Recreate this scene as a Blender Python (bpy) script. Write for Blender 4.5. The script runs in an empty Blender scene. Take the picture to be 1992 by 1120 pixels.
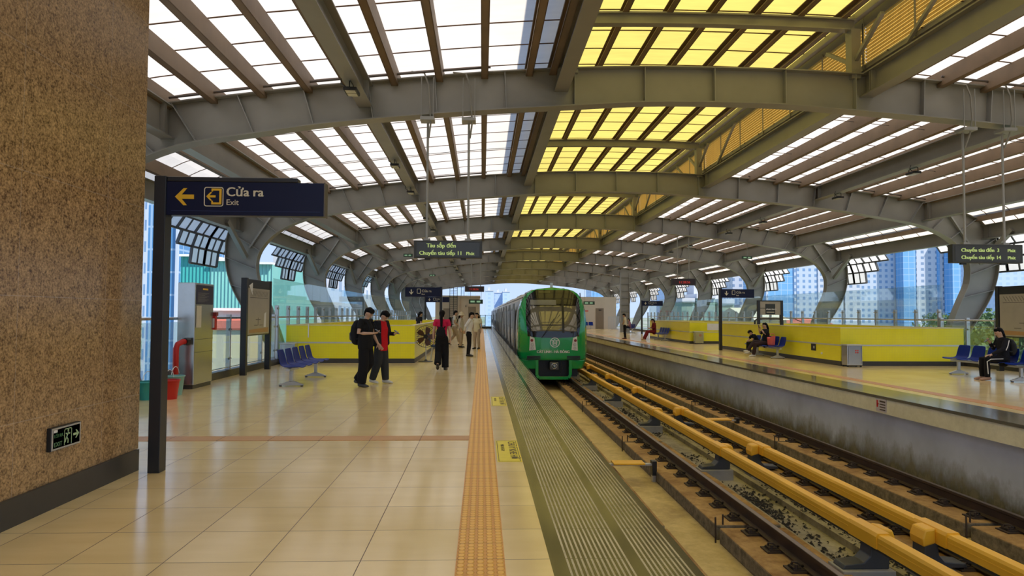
import bpy, math, random
from mathutils import Vector, Matrix
random.seed(7)
SC = bpy.context.scene
COL = SC.collection
PI = math.pi
CX = 4.4            # centre line of the station, X across, Y along the tracks, Z up, platform surface z = 0
RAILZ = -1.05
# ---------------------------------------------------------------- camera
cam_d = bpy.data.cameras.new('camera'); cam = bpy.data.objects.new('camera', cam_d); COL.objects.link(cam)
cam_d.sensor_width = 36.0; cam_d.lens = 36.0 * 1340 / 1992; cam_d.clip_start = .05; cam_d.clip_end = 3000
yw, pt, rl = math.atan(58 / 1340), math.atan(51 / 1340), .005
fw = Vector((math.sin(yw) * math.cos(pt), math.cos(yw) * math.cos(pt), math.sin(pt)))
rt = Vector((math.cos(yw), -math.sin(yw), 0)); up = rt.cross(fw)
R_ = rt * math.cos(rl) + up * math.sin(rl); U_ = up * math.cos(rl) - rt * math.sin(rl)
M_ = Matrix((R_, U_, -fw)).transposed().to_4x4(); M_.translation = Vector((0, 0, 1.52))
cam.matrix_world = M_
SC.camera = cam
# ---------------------------------------------------------------- world, sun, exposure
W = bpy.data.worlds.new('sky'); SC.world = W; W.use_nodes = True
nt = W.node_tree; nt.nodes.clear()
wo = nt.nodes.new('ShaderNodeOutputWorld'); bg = nt.nodes.new('ShaderNodeBackground')
tc = nt.nodes.new('ShaderNodeTexCoord'); sx = nt.nodes.new('ShaderNodeSeparateXYZ'); cr = nt.nodes.new('ShaderNodeValToRGB')
nt.links.new(tc.outputs['Generated'], sx.inputs[0]); nt.links.new(sx.outputs['Z'], cr.inputs[0])
cr.color_ramp.elements[0].position = 0.0; cr.color_ramp.elements[0].color = (.60, .76, 1.0, 1)
cr.color_ramp.elements[1].position = .6; cr.color_ramp.elements[1].color = (.30, .50, .98, 1)
nt.links.new(cr.outputs[0], bg.inputs[0]); bg.inputs[1].default_value = 1.35
nt.links.new(bg.outputs[0], wo.inputs[0])
sun_d = bpy.data.lights.new('sun', 'SUN'); sun = bpy.data.objects.new('sun', sun_d); COL.objects.link(sun)
sun_d.energy = 8.8; sun_d.angle = .02; sun_d.color = (1.0, .93, .82)
sun.rotation_euler = Vector((-.55, .42, -1.0)).to_track_quat('-Z', 'Y').to_euler()
SC.view_settings.view_transform = 'Standard'; SC.view_settings.look = 'None'
SC.view_settings.gamma = 1; SC.view_settings.use_curve_mapping = False
SC.view_settings.exposure = -0.36
SC.cycles.max_bounces = 8; SC.cycles.diffuse_bounces = 5; SC.cycles.glossy_bounces = 3
SC.cycles.transmission_bounces = 4; SC.cycles.transparent_max_bounces = 12
SC.cycles.caustics_reflective = False; SC.cycles.caustics_refractive = False
SC.cycles.sample_clamp_indirect = 6; SC.cycles.use_denoising = True
try: SC.cycles.denoiser = 'OPENIMAGEDENOISE'
except Exception: pass
# ---------------------------------------------------------------- material helpers
class NT:
    def __init__(s, name):
        s.mat = bpy.data.materials.new(name); s.mat.use_nodes = True; s.t = s.mat.node_tree
        s.b = s.t.nodes['Principled BSDF']; s.out = s.t.nodes['Material Output']
    def n(s, k, **kw):
        x = s.t.nodes.new(k)
        for a, b in kw.items(): setattr(x, a, b)
        return x
    def link(s, a, b): s.t.links.new(a, b)
    def inp(s, sock, v):
        if hasattr(v, 'is_linked') or hasattr(v, 'links'): s.link(v, sock)
        else: sock.default_value = v
    def m(s, op, a, b=0.0, c=0.0):
        x = s.n('ShaderNodeMath', operation=op)
        s.inp(x.inputs[0], a); s.inp(x.inputs[1], b)
        if op in ('MULTIPLY_ADD', 'COMPARE', 'SMOOTH_MIN'): s.inp(x.inputs[2], c)
        return x.outputs[0]
    def pos(s):
        g = s.n('ShaderNodeNewGeometry'); q = s.n('ShaderNodeSeparateXYZ'); s.link(g.outputs['Position'], q.inputs[0])
        return q.outputs[0], q.outputs[1], q.outputs[2]
    def obj(s):
        g = s.n('ShaderNodeTexCoord'); q = s.n('ShaderNodeSeparateXYZ'); s.link(g.outputs['Object'], q.inputs[0])
        return q.outputs[0], q.outputs[1], q.outputs[2]
    def noise(s, scale, detail=3, vec=None, rough=.55):
        x = s.n('ShaderNodeTexNoise'); x.inputs['Scale'].default_value = scale; x.inputs['Detail'].default_value = detail
        x.inputs['Roughness'].default_value = rough
        if vec is None:
            g = s.n('ShaderNodeNewGeometry'); vec = g.outputs['Position']
        s.link(vec, x.inputs['Vector']); return x.outputs['Fac']
    def comb(s, x, y, z):
        c = s.n('ShaderNodeCombineXYZ')
        for i, v in enumerate((x, y, z)): s.inp(c.inputs[i], v)
        return c.outputs[0]
    def mix(s, f, a, b):
        x = s.n('ShaderNodeMix', data_type='RGBA'); s.inp(x.inputs[0], f)
        for i, v in ((6, a), (7, b)):
            if isinstance(v, (tuple, list)): x.inputs[i].default_value = tuple(v) + ((1,) if len(v) == 3 else ())
            else: s.link(v, x.inputs[i])
        return x.outputs[2]
    def line(s, v, period, width, off=0.0):      # 1 on a line of the given width repeating every period
        f = s.m('FRACT', s.m('DIVIDE', s.m('SUBTRACT', v, off), period))
        return s.m('LESS_THAN', f, width / period)
    def ramp(s, f, lo, hi):
        return s.m('MINIMUM', s.m('MAXIMUM', s.m('DIVIDE', s.m('SUBTRACT', f, lo), hi - lo), 0.0), 1.0)
    def col(s, c): s.inp(s.b.inputs['Base Color'], c)
    def bump(s, h, strength=.3, dist=.01):
        b = s.n('ShaderNodeBump'); b.inputs['Strength'].default_value = strength; b.inputs['Distance'].default_value = dist
        s.link(h, b.inputs['Height']); s.link(b.outputs[0], s.b.inputs['Normal'])
_mats = {}
def mat(name, c, rough=.5, metal=0.0, var=.08, scale=6, spec=.5, coat=0.0, bump=0.0):
    if name in _mats: return _mats[name]
    s = NT(name); k = 1 - var
    s.col(s.mix(s.noise(scale), tuple(v * k for v in c), tuple(min(1, v * (1 + var)) for v in c)))
    s.b.inputs['Roughness'].default_value = rough; s.b.inputs['Metallic'].default_value = metal
    s.b.inputs['Specular IOR Level'].default_value = spec; s.b.inputs['Coat Weight'].default_value = coat
    if bump: s.bump(s.noise(scale * 6), bump, .01)
    _mats[name] = s.mat; return s.mat
def emit(name, c, strength):
    if name in _mats: return _mats[name]
    s = NT(name); s.col(tuple(v * .3 for v in c) + (1,)); s.b.inputs['Emission Color'].default_value = tuple(c) + (1,)
    s.b.inputs['Emission Strength'].default_value = strength; _mats[name] = s.mat; return s.mat
def glass(name, tint, alpha=.12, rough=.02):
    """thin pane: mostly clear, tinted, with a mirror-like reflection"""
    s = NT(name); t = s.n('ShaderNodeBsdfTransparent'); t.inputs[0].default_value = tuple(tint) + (1,)
    g = s.n('ShaderNodeBsdfGlossy'); g.inputs['Roughness'].default_value = rough; g.inputs[0].default_value = (1, 1, 1, 1)
    f = s.n('ShaderNodeFresnel'); f.inputs[0].default_value = 1.35
    mx = s.n('ShaderNodeMixShader'); s.link(s.m('MULTIPLY', f.outputs[0], s.m('ADD', .33, s.m('MULTIPLY', s.noise(2), .05))), mx.inputs[0])
    s.link(t.outputs[0], mx.inputs[1]); s.link(g.outputs[0], mx.inputs[2])
    d = s.n('ShaderNodeBsdfDiffuse'); d.inputs[0].default_value = tuple(tint) + (1,)
    m2 = s.n('ShaderNodeMixShader'); m2.inputs[0].default_value = alpha
    s.link(mx.outputs[0], m2.inputs[1]); s.link(d.outputs[0], m2.inputs[2]); s.link(m2.outputs[0], s.out.inputs[0])
    return s.mat
def sheet(name, c, streak=.06):
    """translucent roof sheet: lets sunlight and skylight through as soft light"""
    s = NT(name); x, y, z = s.pos()
    n1 = s.noise(3, 4, s.comb(s.m('MULTIPLY', x, .5), s.m('MULTIPLY', y, 2.0), z)); n2 = s.noise(.35, 2)
    f = s.m('ADD', s.m('MULTIPLY', n1, .6), s.m('MULTIPLY', n2, .4))
    cc = s.mix(s.ramp(f, .3, .7), tuple(v * (1 - streak * 2) for v in c), c)
    t = s.n('ShaderNodeBsdfTranslucent'); d = s.n('ShaderNodeBsdfDiffuse'); s.link(cc, t.inputs[0]); s.link(cc, d.inputs[0])
    m2 = s.n('ShaderNodeMixShader'); m2.inputs[0].default_value = .3
    s.link(t.outputs[0], m2.inputs[1]); s.link(d.outputs[0], m2.inputs[2]); s.link(m2.outputs[0], s.out.inputs[0])
    return s.mat
# ---------------------------------------------------------------- mesh helpers
class MB:
    def __init__(s): s.v = []; s.f = []; s.mi = []; s.k = 0
    def add(s, vs, fs):
        o = len(s.v); s.v += [tuple(p) for p in vs]; s.f += [tuple(i + o for i in f) for f in fs]; s.mi += [s.k] * len(fs); return s
    def box(s, x0, x1, y0, y1, z0, z1):
        x0, x1 = sorted((x0, x1)); y0, y1 = sorted((y0, y1)); z0, z1 = sorted((z0, z1))
        return s.add([(x0, y0, z0), (x1, y0, z0), (x1, y1, z0), (x0, y1, z0), (x0, y0, z1), (x1, y0, z1), (x1, y1, z1), (x0, y1, z1)],
                     [(0, 3, 2, 1), (4, 5, 6, 7), (0, 1, 5, 4), (1, 2, 6, 5), (2, 3, 7, 6), (3, 0, 4, 7)])
    def bar(s, a, b, w, h, upv=(0, 0, 1)):
        a, b = Vector(a), Vector(b); d = (b - a).normalized(); u = Vector(upv)
        if abs(d.dot(u)) > .99: u = Vector((0, 1, 0))
        sd = d.cross(u).normalized(); u = sd.cross(d).normalized(); sd *= w / 2; u = u * h / 2
        vs = [p + q for p in (a, b) for q in (-sd - u, sd - u, sd + u, -sd + u)]
        return s.add(vs, [(0, 1, 2, 3), (7, 6, 5, 4), (0, 4, 5, 1), (1, 5, 6, 2), (2, 6, 7, 3), (3, 7, 4, 0)])
    def loft(s, rings, close=True, cap=True):
        n = len(rings[0]); vs = [p for r in rings for p in r]; fs = []
        for i in range(len(rings) - 1):
            for j in range(n if close else n - 1):
                k = (j + 1) % n; fs.append((i * n + j, i * n + k, (i + 1) * n + k, (i + 1) * n + j))
        if cap and close: fs.append(tuple(range(n - 1, -1, -1))); fs.append(tuple((len(rings) - 1) * n + j for j in range(n)))
        return s.add(vs, fs)
    def tube(s, path, r, n=8, cap=True):
        P = [Vector(p) for p in path]; rs = r if isinstance(r, (list, tuple)) else [r] * len(P); rings = []; last = None
        for i, p in enumerate(P):
            d = (P[min(i + 1, len(P) - 1)] - P[max(i - 1, 0)]).normalized()
            if last is None:
                u = Vector((0, 0, 1)) if abs(d.z) < .9 else Vector((1, 0, 0))
            else: u = last
            a = d.cross(u).normalized(); u = a.cross(d).normalized(); last = u
            rings.append([p + (a * math.cos(t) + u * math.sin(t)) * rs[i] for t in [2 * PI * j / n for j in range(n)]])
        return s.loft(rings, True, cap)
    def cyl(s, a, b, r, n=12): return s.tube([a, b], r, n)
    def lathe(s, prof, c, n=20, cap=True):
        return s.loft([[(c[0] + r * math.cos(2 * PI * j / n), c[1] + r * math.sin(2 * PI * j / n), c[2] + z) for j in range(n)] for r, z in prof], True, cap)
    def prism(s, poly, d, fn):      # poly of (a, b); fn(a, b, t) -> point for t in d
        n = len(poly); vs = [fn(a, b, d[0]) for a, b in poly] + [fn(a, b, d[1]) for a, b in poly]
        return s.add(vs, [tuple(range(n - 1, -1, -1)), tuple(range(n, 2 * n))] + [(i, (i + 1) % n, n + (i + 1) % n, n + i) for i in range(n)])
    def torus(s, c, R, r, ax='x', n=28, k=6, a0=0, a1=2 * PI):
        full = abs(a1 - a0 - 2 * PI) < 1e-6; pts = []
        for i in range(n + (0 if full else 1)):
            t = a0 + (a1 - a0) * i / n; ca, sa = R * math.cos(t), R * math.sin(t)
            pts.append(Vector(c) + (Vector((0, ca, sa)) if ax == 'x' else Vector((ca, 0, sa)) if ax == 'y' else Vector((ca, sa, 0))))
        if full: pts.append(pts[0]); pts.append(pts[1])
        return s.tube(pts, r, k, not full)
    def build(s, name, m, parent=None, smooth=False, bev=0.0, world=True, seg=2):
        me = bpy.data.meshes.new(name); off = Vector((0, 0, 0))
        if world and parent is not None:
            p = parent
            while p is not None: off += p.location; p = p.parent
        me.from_pydata([tuple(Vector(v) - off) for v in s.v] if off.length else s.v, [], s.f)
        for q in (m if isinstance(m, (list, tuple)) else [m]): me.materials.append(q)
        if max(s.mi, default=0) > 0: me.polygons.foreach_set('material_index', s.mi)
        if smooth: me.polygons.foreach_set('use_smooth', [True] * len(me.polygons))
        me.update(); o = bpy.data.objects.new(name, me); COL.objects.link(o)
        if parent is not None: o.parent = parent
        if bev:
            b = o.modifiers.new('edge', 'BEVEL'); b.width = bev; b.segments = seg; b.limit_method = 'ANGLE'; b.angle_limit = .6
        return o
def tag(o, label=None, cat=None, group=None, kind=None):
    if label: o['label'] = label
    if cat: o['category'] = cat
    if group: o['group'] = group
    if kind: o['kind'] = kind
    return o
def empty(name, loc, label, cat, group=None, rz=0.0):
    o = bpy.data.objects.new(name, None); COL.objects.link(o); o.location = loc; o.rotation_euler = (0, 0, rz)
    return tag(o, label, cat, group)
def kids(o): return [c for c in COL.objects if c.parent == o]
_kids = {}
def tree_of(o): return (o, [tree_of(c) for c in kids(o)])
def copy_tree(t, parent=None):
    c = t[0].copy(); COL.objects.link(c); c.parent = parent
    for ch in t[1]: copy_tree(ch, c)
    return c
def box(name, m, x0, x1, y0, y1, z0, z1, parent=None, bev=0.0): return MB().box(x0, x1, y0, y1, z0, z1).build(name, m, parent, bev=bev)
def struct(name, m, mb, label=None, **k): return tag(mb.build(name, m, **k), label, kind='structure')
def text(s, size, m, parent, loc, rot=(PI / 2, 0, 0), name='lettering', bold=0.0, align='LEFT', ext=.002, fn=None, sx=1.0):
    c = bpy.data.curves.new(name, 'FONT'); c.body = s; c.size = size; c.align_x = align; c.extrude = ext; c.resolution_u = 3
    o = bpy.data.objects.new(name, c); COL.objects.link(o)
    o.scale.x = sx; bpy.context.view_layer.update()
    me = bpy.data.meshes.new_from_object(o.evaluated_get(bpy.context.evaluated_depsgraph_get())); bpy.data.objects.remove(o)
    from mathutils import Euler
    if bold:      # heavier strokes: the outline set down twice, a hair apart
        n0 = len(me.vertices); co = [tuple(v.co) for v in me.vertices]; pf = [tuple(p.vertices) for p in me.polygons]; b_ = size * .045 * bold; vs, fs = [], []
        for q, dx in enumerate((-b_, b_)): vs += [(a + dx, b, c_ + q * .0004) for a, b, c_ in co]; fs += [tuple(i + q * n0 for i in f) for f in pf]
        me = bpy.data.meshes.new(name); me.from_pydata(vs, [], fs)
    M = Matrix.Translation(Vector(loc)) @ Euler(rot).to_matrix().to_4x4() @ Matrix.Diagonal((sx, 1, 1, 1))
    off = Vector((0, 0, 0)); p = parent
    while p is not None: off += p.location; p = p.parent
    for v in me.vertices:
        q = M @ v.co
        if fn: q = fn(q)
        v.co = q - off
    me.materials.clear(); me.materials.append(m)
    o = bpy.data.objects.new(name, me); COL.objects.link(o); o.parent = parent; return o
# ---------------------------------------------------------------- materials
STEEL = mat('grey painted steel', (.28, .265, .235), .42, .1, .18, 1.5)
STEEL2 = mat('pale grey painted steel', (.33, .325, .31), .42, .1, .15, 1.5)
PURL = mat('dusty purlin steel', (.215, .145, .088), .6, 0, .3, 2.2)
DARK = mat('near black paint', (.02, .021, .024), .35)
BLACK = mat('black plastic', (.012, .012, .013), .4)
INOX = mat('stainless steel', (.50, .50, .49), .25, .85, .12, 3)
ALU = mat('brushed light metal', (.55, .56, .57), .35, .6, .1, 3)
BLUEP = mat('blue moulded plastic', (.004, .026, .23), .45, 0, .1, 4, .12)
SIGNBLUE = mat('navy sign face', (.007, .010, .04), .35, 0, .08, 6, .25)
YEL = mat('yellow sign paint', (.85, .50, .03), .4)
WHITE = mat('white paint', (.8, .8, .78), .5)
CREAM = mat('pale cream letter', (.72, .66, .50), .5)
RED = mat('red paint', (.6, .02, .015), .4)
SKIN_R = sheet('white translucent roof sheet', (.82, .75, .64))
SKIN_Y = sheet('yellow translucent roof sheet', (.80, .63, .14), .1)
SEAM = mat('rust brown seam', (.16, .09, .05), .7, 0, .3, 5)
GLASS = glass('clear balustrade glass', (.88, .95, .95), .025)
def m_floor():
    s = NT('cream floor tiles'); x, y, z = s.pos()
    lx = s.line(x, .595, .006, -.142 - .003); ly = s.line(y, .6, .006, 4.33)
    j = s.m('MAXIMUM', lx, ly)
    tx = s.m('FLOOR', s.m('DIVIDE', s.m('SUBTRACT', x, -.142), .595)); ty = s.m('FLOOR', s.m('DIVIDE', s.m('SUBTRACT', y, 4.33), .6))
    wn = s.n('ShaderNodeTexWhiteNoise', noise_dimensions='2D'); s.link(s.comb(tx, ty, 0.0), wn.inputs['Vector'])
    cl = s.noise(1.4, 4, s.comb(s.m('MULTIPLY', x, .6), s.m('MULTIPLY', y, 2.2), s.m('MULTIPLY', wn.outputs[0], 9.0)))
    f = s.m('ADD', s.m('MULTIPLY', cl, .8), s.m('MULTIPLY', wn.outputs[0], .2))
    c = s.mix(s.ramp(f, .25, .75), (.78, .59, .28), (.92, .73, .38))
    s.col(s.mix(j, c, (.16, .11, .07)))
    s.inp(s.b.inputs['Roughness'], s.m('ADD', s.m('ADD', .10, s.m('MULTIPLY', s.noise(.9, 5), .10)), s.m('MULTIPLY', j, .4)))
    s.bump(s.m('SUBTRACT', s.m('MULTIPLY', s.noise(1.3, 2), .25), j), .15, .004); return s.mat
FLOOR = m_floor()
def m_tactile(dots):
    s = NT('orange tactile paving'); x, y, z = s.pos()
    fx = s.m('SUBTRACT', s.m('FRACT', s.m('DIVIDE', s.m('SUBTRACT', x, -.15), .06)), .5)
    fy = s.m('SUBTRACT', s.m('FRACT', s.m('DIVIDE', y, .06)), .5)
    r = s.m('SQRT', s.m('ADD', s.m('POWER', fx, 2.0), s.m('MULTIPLY', s.m('POWER', fy, 2.0), .6)))
    d = s.ramp(s.m('SUBTRACT', .42, r), 0.0, .12)
    jn = s.line(y, .3, .005, 4.33)
    c = s.mix(s.noise(2, 4), (.66, .29, .04), (.80, .38, .07)); c = s.mix(d, c, (.92, .52, .10)); s.col(s.mix(jn, c, (.2, .08, .02)))
    s.b.inputs['Roughness'].default_value = .4; s.bump(d, .8, .006); return s.mat
TACT = m_tactile(1)
def m_ribs():
    s = NT('ribbed dark granite edge'); x, y, z = s.pos(); ax = s.m('ABSOLUTE', s.m('SUBTRACT', x, CX)); e = s.m('SUBTRACT', CX, ax)   # distance across, mirrored
    rb = s.line(e, .031, .013, .53); ins = s.m('MULTIPLY', s.m('GREATER_THAN', e, .53), s.m('LESS_THAN', e, 1.27))
    gap = s.m('MULTIPLY', s.m('GREATER_THAN', e, .93), s.m('LESS_THAN', e, .985)); rb = s.m('MULTIPLY', s.m('MULTIPLY', rb, ins), s.m('SUBTRACT', 1.0, gap))
    sj = s.line(y, .6, .006, 4.33); rb = s.m('MULTIPLY', rb, s.m('SUBTRACT', 1.0, sj))
    c = s.mix(s.noise(40, 4), (.03, .026, .018), (.085, .072, .045)); lg = s.mix(s.ramp(s.noise(1.2, 4), .35, .65), (.38, .33, .20), (.62, .55, .38))
    s.col(s.mix(rb, c, lg)); s.inp(s.b.inputs['Roughness'], s.m('ADD', .14, s.m('MULTIPLY', rb, .25)))
    s.bump(rb, .3, .003); return s.mat
RIBS = m_ribs()
def m_granite():
    s = NT('brown granite wall'); x, y, z = s.pos()
    f = s.noise(48, 4, None, .75); f2 = s.noise(16, 3, None, .7); l = s.noise(.6, 2)
    v = s.m('ADD', s.m('MULTIPLY', f, .7), s.m('MULTIPLY', f2, .3))
    c = s.mix(s.ramp(v, .38, .62), (.075, .036, .012), (.68, .43, .20)); c = s.mix(s.m('MULTIPLY', s.ramp(l, .3, .7), .25), c, (.34, .22, .11))
    jz = s.line(z, .91, .006, .722); jy = s.line(y, 1.15, .006, 6.24 - 1.15 * 4)
    j = s.m('MULTIPLY', s.m('MAXIMUM', jz, jy), .45)
    s.col(s.mix(j, c, (.55, .45, .36))); s.b.inputs['Roughness'].default_value = .22; s.b.inputs['Specular IOR Level'].default_value = .6; return s.mat
GRAN = m_granite()
def m_mosaic():
    s = NT('yellow mosaic tiles'); x, y, z = s.pos()
    g = s.m('MAXIMUM', s.m('MAXIMUM', s.line(x, .05, .005), s.line(y, .05, .005)), s.line(z, .05, .005))
    nm = s.n('ShaderNodeNewGeometry'); q = s.n('ShaderNodeSeparateXYZ'); s.link(nm.outputs['Normal'], q.inputs[0])
    gx = s.m('MULTIPLY', s.line(x, .05, .005, .002), s.m('LESS_THAN', s.m('ABSOLUTE', q.outputs[0]), .5))
    gy = s.m('MULTIPLY', s.line(y, .05, .005, .002), s.m('LESS_THAN', s.m('ABSOLUTE', q.outputs[1]), .5))
    g = s.m('MAXIMUM', s.m('MAXIMUM', gx, gy), s.m('MULTIPLY', s.line(z, .05, .005, .002), s.m('LESS_THAN', s.m('ABSOLUTE', q.outputs[2]), .5)))
    c = s.mix(s.noise(3, 3), (.86, .78, .012), (.95, .88, .03)); s.col(s.mix(s.m('MULTIPLY', g, .35), c, (.55, .50, .08)))
    s.b.inputs['Roughness'].default_value = .22; s.bump(g, .2, .002); return s.mat
MOSA = m_mosaic()
def m_concrete(name, a, b, stain=(.05, .045, .03), sc=1.2, amt=.7):
    s = NT(name); f = s.noise(sc, 6, None, .65); g = s.noise(sc * 9, 5, None, .7); k = s.noise(sc * .7, 5, None, .7)
    c = s.mix(s.ramp(s.m('ADD', s.m('MULTIPLY', f, .6), s.m('MULTIPLY', g, .4)), .35, .65), a, b)
    s.col(s.mix(s.m('MULTIPLY', s.ramp(k, .52, .72), amt), c, stain)); s.b.inputs['Roughness'].default_value = .85; s.bump(g, .5, .01); return s.mat
TROUGH = m_concrete('rusty stained track slab', (.50, .37, .145), (.74, .57, .26), (.26, .17, .08))
def m_plinth():
    s = NT('rusty rail plinth concrete'); g = s.noise(9, 5, None, .7); f = s.noise(1.3, 5, None, .65); n_ = s.n('ShaderNodeNewGeometry'); q = s.n('ShaderNodeSeparateXYZ'); s.link(n_.outputs['Normal'], q.inputs[0])
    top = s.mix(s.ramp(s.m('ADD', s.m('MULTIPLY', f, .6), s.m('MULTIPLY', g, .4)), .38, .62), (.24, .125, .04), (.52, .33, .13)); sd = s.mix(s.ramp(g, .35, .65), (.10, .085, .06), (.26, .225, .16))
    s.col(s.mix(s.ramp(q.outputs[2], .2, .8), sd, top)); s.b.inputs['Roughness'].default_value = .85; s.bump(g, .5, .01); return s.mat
PLINTH = m_plinth()
MIDC = m_concrete('mossy grey track bed concrete', (.22, .19, .11), (.46, .41, .27), (.03, .028, .015), 1.8, .9)
BLOCKC = mat('grey concrete block', (.34, .33, .30), .85, 0, .25, 6)
FASC = m_concrete('cream platform fascia', (.72, .67, .46), (.92, .87, .66), (.50, .44, .28), 1.0, .4)
def m_edgewall():
    s = NT('stained grey platform wall'); x, y, z = s.pos()
    f = s.noise(.5, 5, None, .6); g = s.noise(3, 6, s.comb(x, y, s.m('MULTIPLY', z, .5)), .7)
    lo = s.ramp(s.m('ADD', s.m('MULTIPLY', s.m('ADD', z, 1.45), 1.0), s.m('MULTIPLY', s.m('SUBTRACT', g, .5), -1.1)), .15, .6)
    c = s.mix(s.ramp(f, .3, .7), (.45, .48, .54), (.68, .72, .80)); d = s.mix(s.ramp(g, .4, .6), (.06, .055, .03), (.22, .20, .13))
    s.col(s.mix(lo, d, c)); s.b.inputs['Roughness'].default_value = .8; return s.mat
EDGEW = m_edgewall()
RAILM = mat('rusty rail steel', (.075, .05, .038), .5, .5, .35, 3)
RAILT = mat('worn rail head', (.22, .17, .13), .3, .8, .2, 3)
IRON = mat('dark rusty iron', (.06, .042, .032), .6, .3, .4, 12)
COVER = mat('yellow conductor rail cover', (.92, .50, .035), .45, 0, .14, 1.3)
COVERT = mat('yellow bracket cap', (.88, .48, .03), .4, 0, .08, 3)
INSUL = mat('dark grey insulated bracket', (.055, .06, .065), .45)
SLABD = mat('dark stone kerb', (.045, .043, .042), .35, 0, .2, 8)
# ================================================================ PLATFORMS AND TRACK BED
YE = 73.0
fl = MB().box(-6.3, -.15, -6, YE + 12, -.35, 0); struct('floor', FLOOR, fl, 'cream tiled floor of the platform the camera stands on')
fl = MB().box(.15, .43, -6, YE + 12, -.35, 0); struct('floor_strip', FLOOR, fl, 'narrow cream tile strip between orange tactile line and dark granite edge')
t = MB().box(-.15, .15, -6, YE - .5, -.35, .004); t.box(-.15, .15, YE - .5, YE + 12, -.35, -.001)
struct('floor_tactile_strip', TACT, t, 'orange tactile paving line running along the near platform edge')
t = MB().box(-4.5, -.152, 8.38, 8.68, -.1, .004)
s_ = NT('orange tactile crossing'); X_, Y_, Z_ = s_.pos(); rr = s_.line(Y_, .06, .03, 8.4); s_.col(s_.mix(s_.line(X_, .6, .01, -.142), s_.mix(s_.noise(2), (.50, .24, .07), (.62, .33, .11)), (.2, .08, .02))); s_.b.inputs['Roughness'].default_value = .4; s_.bump(rr, .6, .005)
struct('floor_tactile_crossing', s_.mat, t, 'orange tactile line crossing the platform towards the granite wall')
struct('platform_edge_slab', RIBS, MB().box(.43, 1.31, -6, YE + 12, -.12, 0), 'ribbed dark granite edge of the near platform')
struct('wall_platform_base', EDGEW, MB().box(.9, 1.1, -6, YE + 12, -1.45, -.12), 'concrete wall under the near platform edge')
# far platform
struct('floor_far_platform', FLOOR, MB().box(9.05, 15.2, -6, YE + 12, -.35, 0), 'cream tiled floor of the platform across the tracks')
t = MB().box(8.75, 9.05, -6, YE + 12, -.35, .004); s_ = NT('orange far tactile paving'); X_, Y_, Z_ = s_.pos(); rr = s_.line(Y_, .06, .02); s_.col(s_.mix(rr, (.52, .22, .06), (.62, .30, .10))); s_.b.inputs['Roughness'].default_value = .4
struct('floor_tactile_strip_far', s_.mat, t, 'orange tactile line along the platform across the tracks')
struct('floor_far_strip', FLOOR, MB().box(8.45, 8.75, -6, YE + 12, -.35, 0), 'narrow cream tile strip on the platform across the tracks')
s_ = NT('polished grey granite edge'); s_.col(s_.mix(s_.noise(60, 4), (.09, .085, .07), (.20, .19, .15))); s_.inp(s_.b.inputs['Roughness'], s_.m('ADD', .08, s_.m('MULTIPLY', s_.noise(1), .1)))
struct('platform_edge_slab_far', s_.mat, MB().box(7.6, 8.45, -6, YE + 12, -.05, 0), 'polished granite edge of the platform across the tracks')
struct('trim_fascia', FASC, MB().box(7.62, 8.4, -6, YE + 12, -.33, -.05), 'cream concrete fascia below the far platform edge')
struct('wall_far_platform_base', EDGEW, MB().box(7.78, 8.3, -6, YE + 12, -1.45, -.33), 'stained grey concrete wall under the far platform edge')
struct('ground_track_bed', TROUGH, MB().box(1.0, 7.9, -6, 130, -1.75, -1.45), 'rusty stained concrete floor of the track trench')
# side extents beyond the station slabs
struct('wall_slab_side', EDGEW, MB().box(-6.3, 15.2, -6, 100, -3.0, -1.76), 'concrete viaduct deck under the station')
# skirting kerbs
struct('trim_kerb_near', SLABD, MB().box(-6.25, -6.02, 2, 70, 0, .16), 'dark stone kerb under the near glass balustrade')
struct('trim_kerb_far', SLABD, MB().box(14.82, 15.05, 2, 72, 0, .16), 'dark stone kerb under the far glass balustrade')
# --------------------------------------------------------------- granite wall block
struct('wall_left', GRAN, MB().box(-5.6, -3.33, -1.5, 6.9, .2, 4.95), 'brown speckled granite wall block beside the camera')
struct('baseboard_left', SLABD, MB().box(-5.57, -3.30, -1.45, 6.86, 0, .2), 'black stone skirting at the foot of the granite wall')
# --------------------------------------------------------------- running rails
def rail(xc, name, label, y0, y1, nf):
    prof = [(-.07, 0), (.07, 0), (.07, .012), (.012, .03), (.012, .125), (.036, .14), (.036, .172), (-.036, .172), (-.036, .14), (-.012, .125), (-.012, .03), (-.07, .012)]
    e = empty('running_rail', (xc, y0, RAILZ), label, 'rail')
    MB().prism([(xc + a, RAILZ - .172 + b) for a, b in prof], (y0, y1), lambda a, b, t: (a, t, b)).build('rail_body', RAILM, e)
    MB().box(xc - .03, xc + .03, y0, y1, RAILZ, RAILZ + .002).build('rail_head', RAILT, e)
    b0 = None
    for i in range(nf):
        y = y0 + .35 + i * .625
        if b0 is None:
            m = MB().box(xc - .23, xc + .23, y - .11, y + .11, -1.25, -1.232); m.box(xc - .19, xc + .19, y - .085, y + .085, -1.232, -1.218)
            for sg in (-1, 1):
                m.cyl((xc + sg * .155, y - .05, -1.235), (xc + sg * .155, y - .05, -1.17), .018, 8)
                m.tube([(xc + sg * .17, y + .05, -1.215), (xc + sg * .16, y + .03, -1.17), (xc + sg * .12, y, -1.165), (xc + sg * .09, y - .02, -1.19), (xc + sg * .055, y, -1.2)], .013, 6)
                m.box(xc + sg * .1, xc + sg * .19, y - .06, y + .06, -1.222, -1.2)
            b0 = m.build('rail_fastener', IRON, e); yb = y
        else:
            c = b0.copy(); COL.objects.link(c); c.location = (0, y - yb, 0)
    return e
rail(3.57, 'r', 'rusty rail between the ribbed platform edge and the yellow conductor rails', 4.0, 60, 60)
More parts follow.
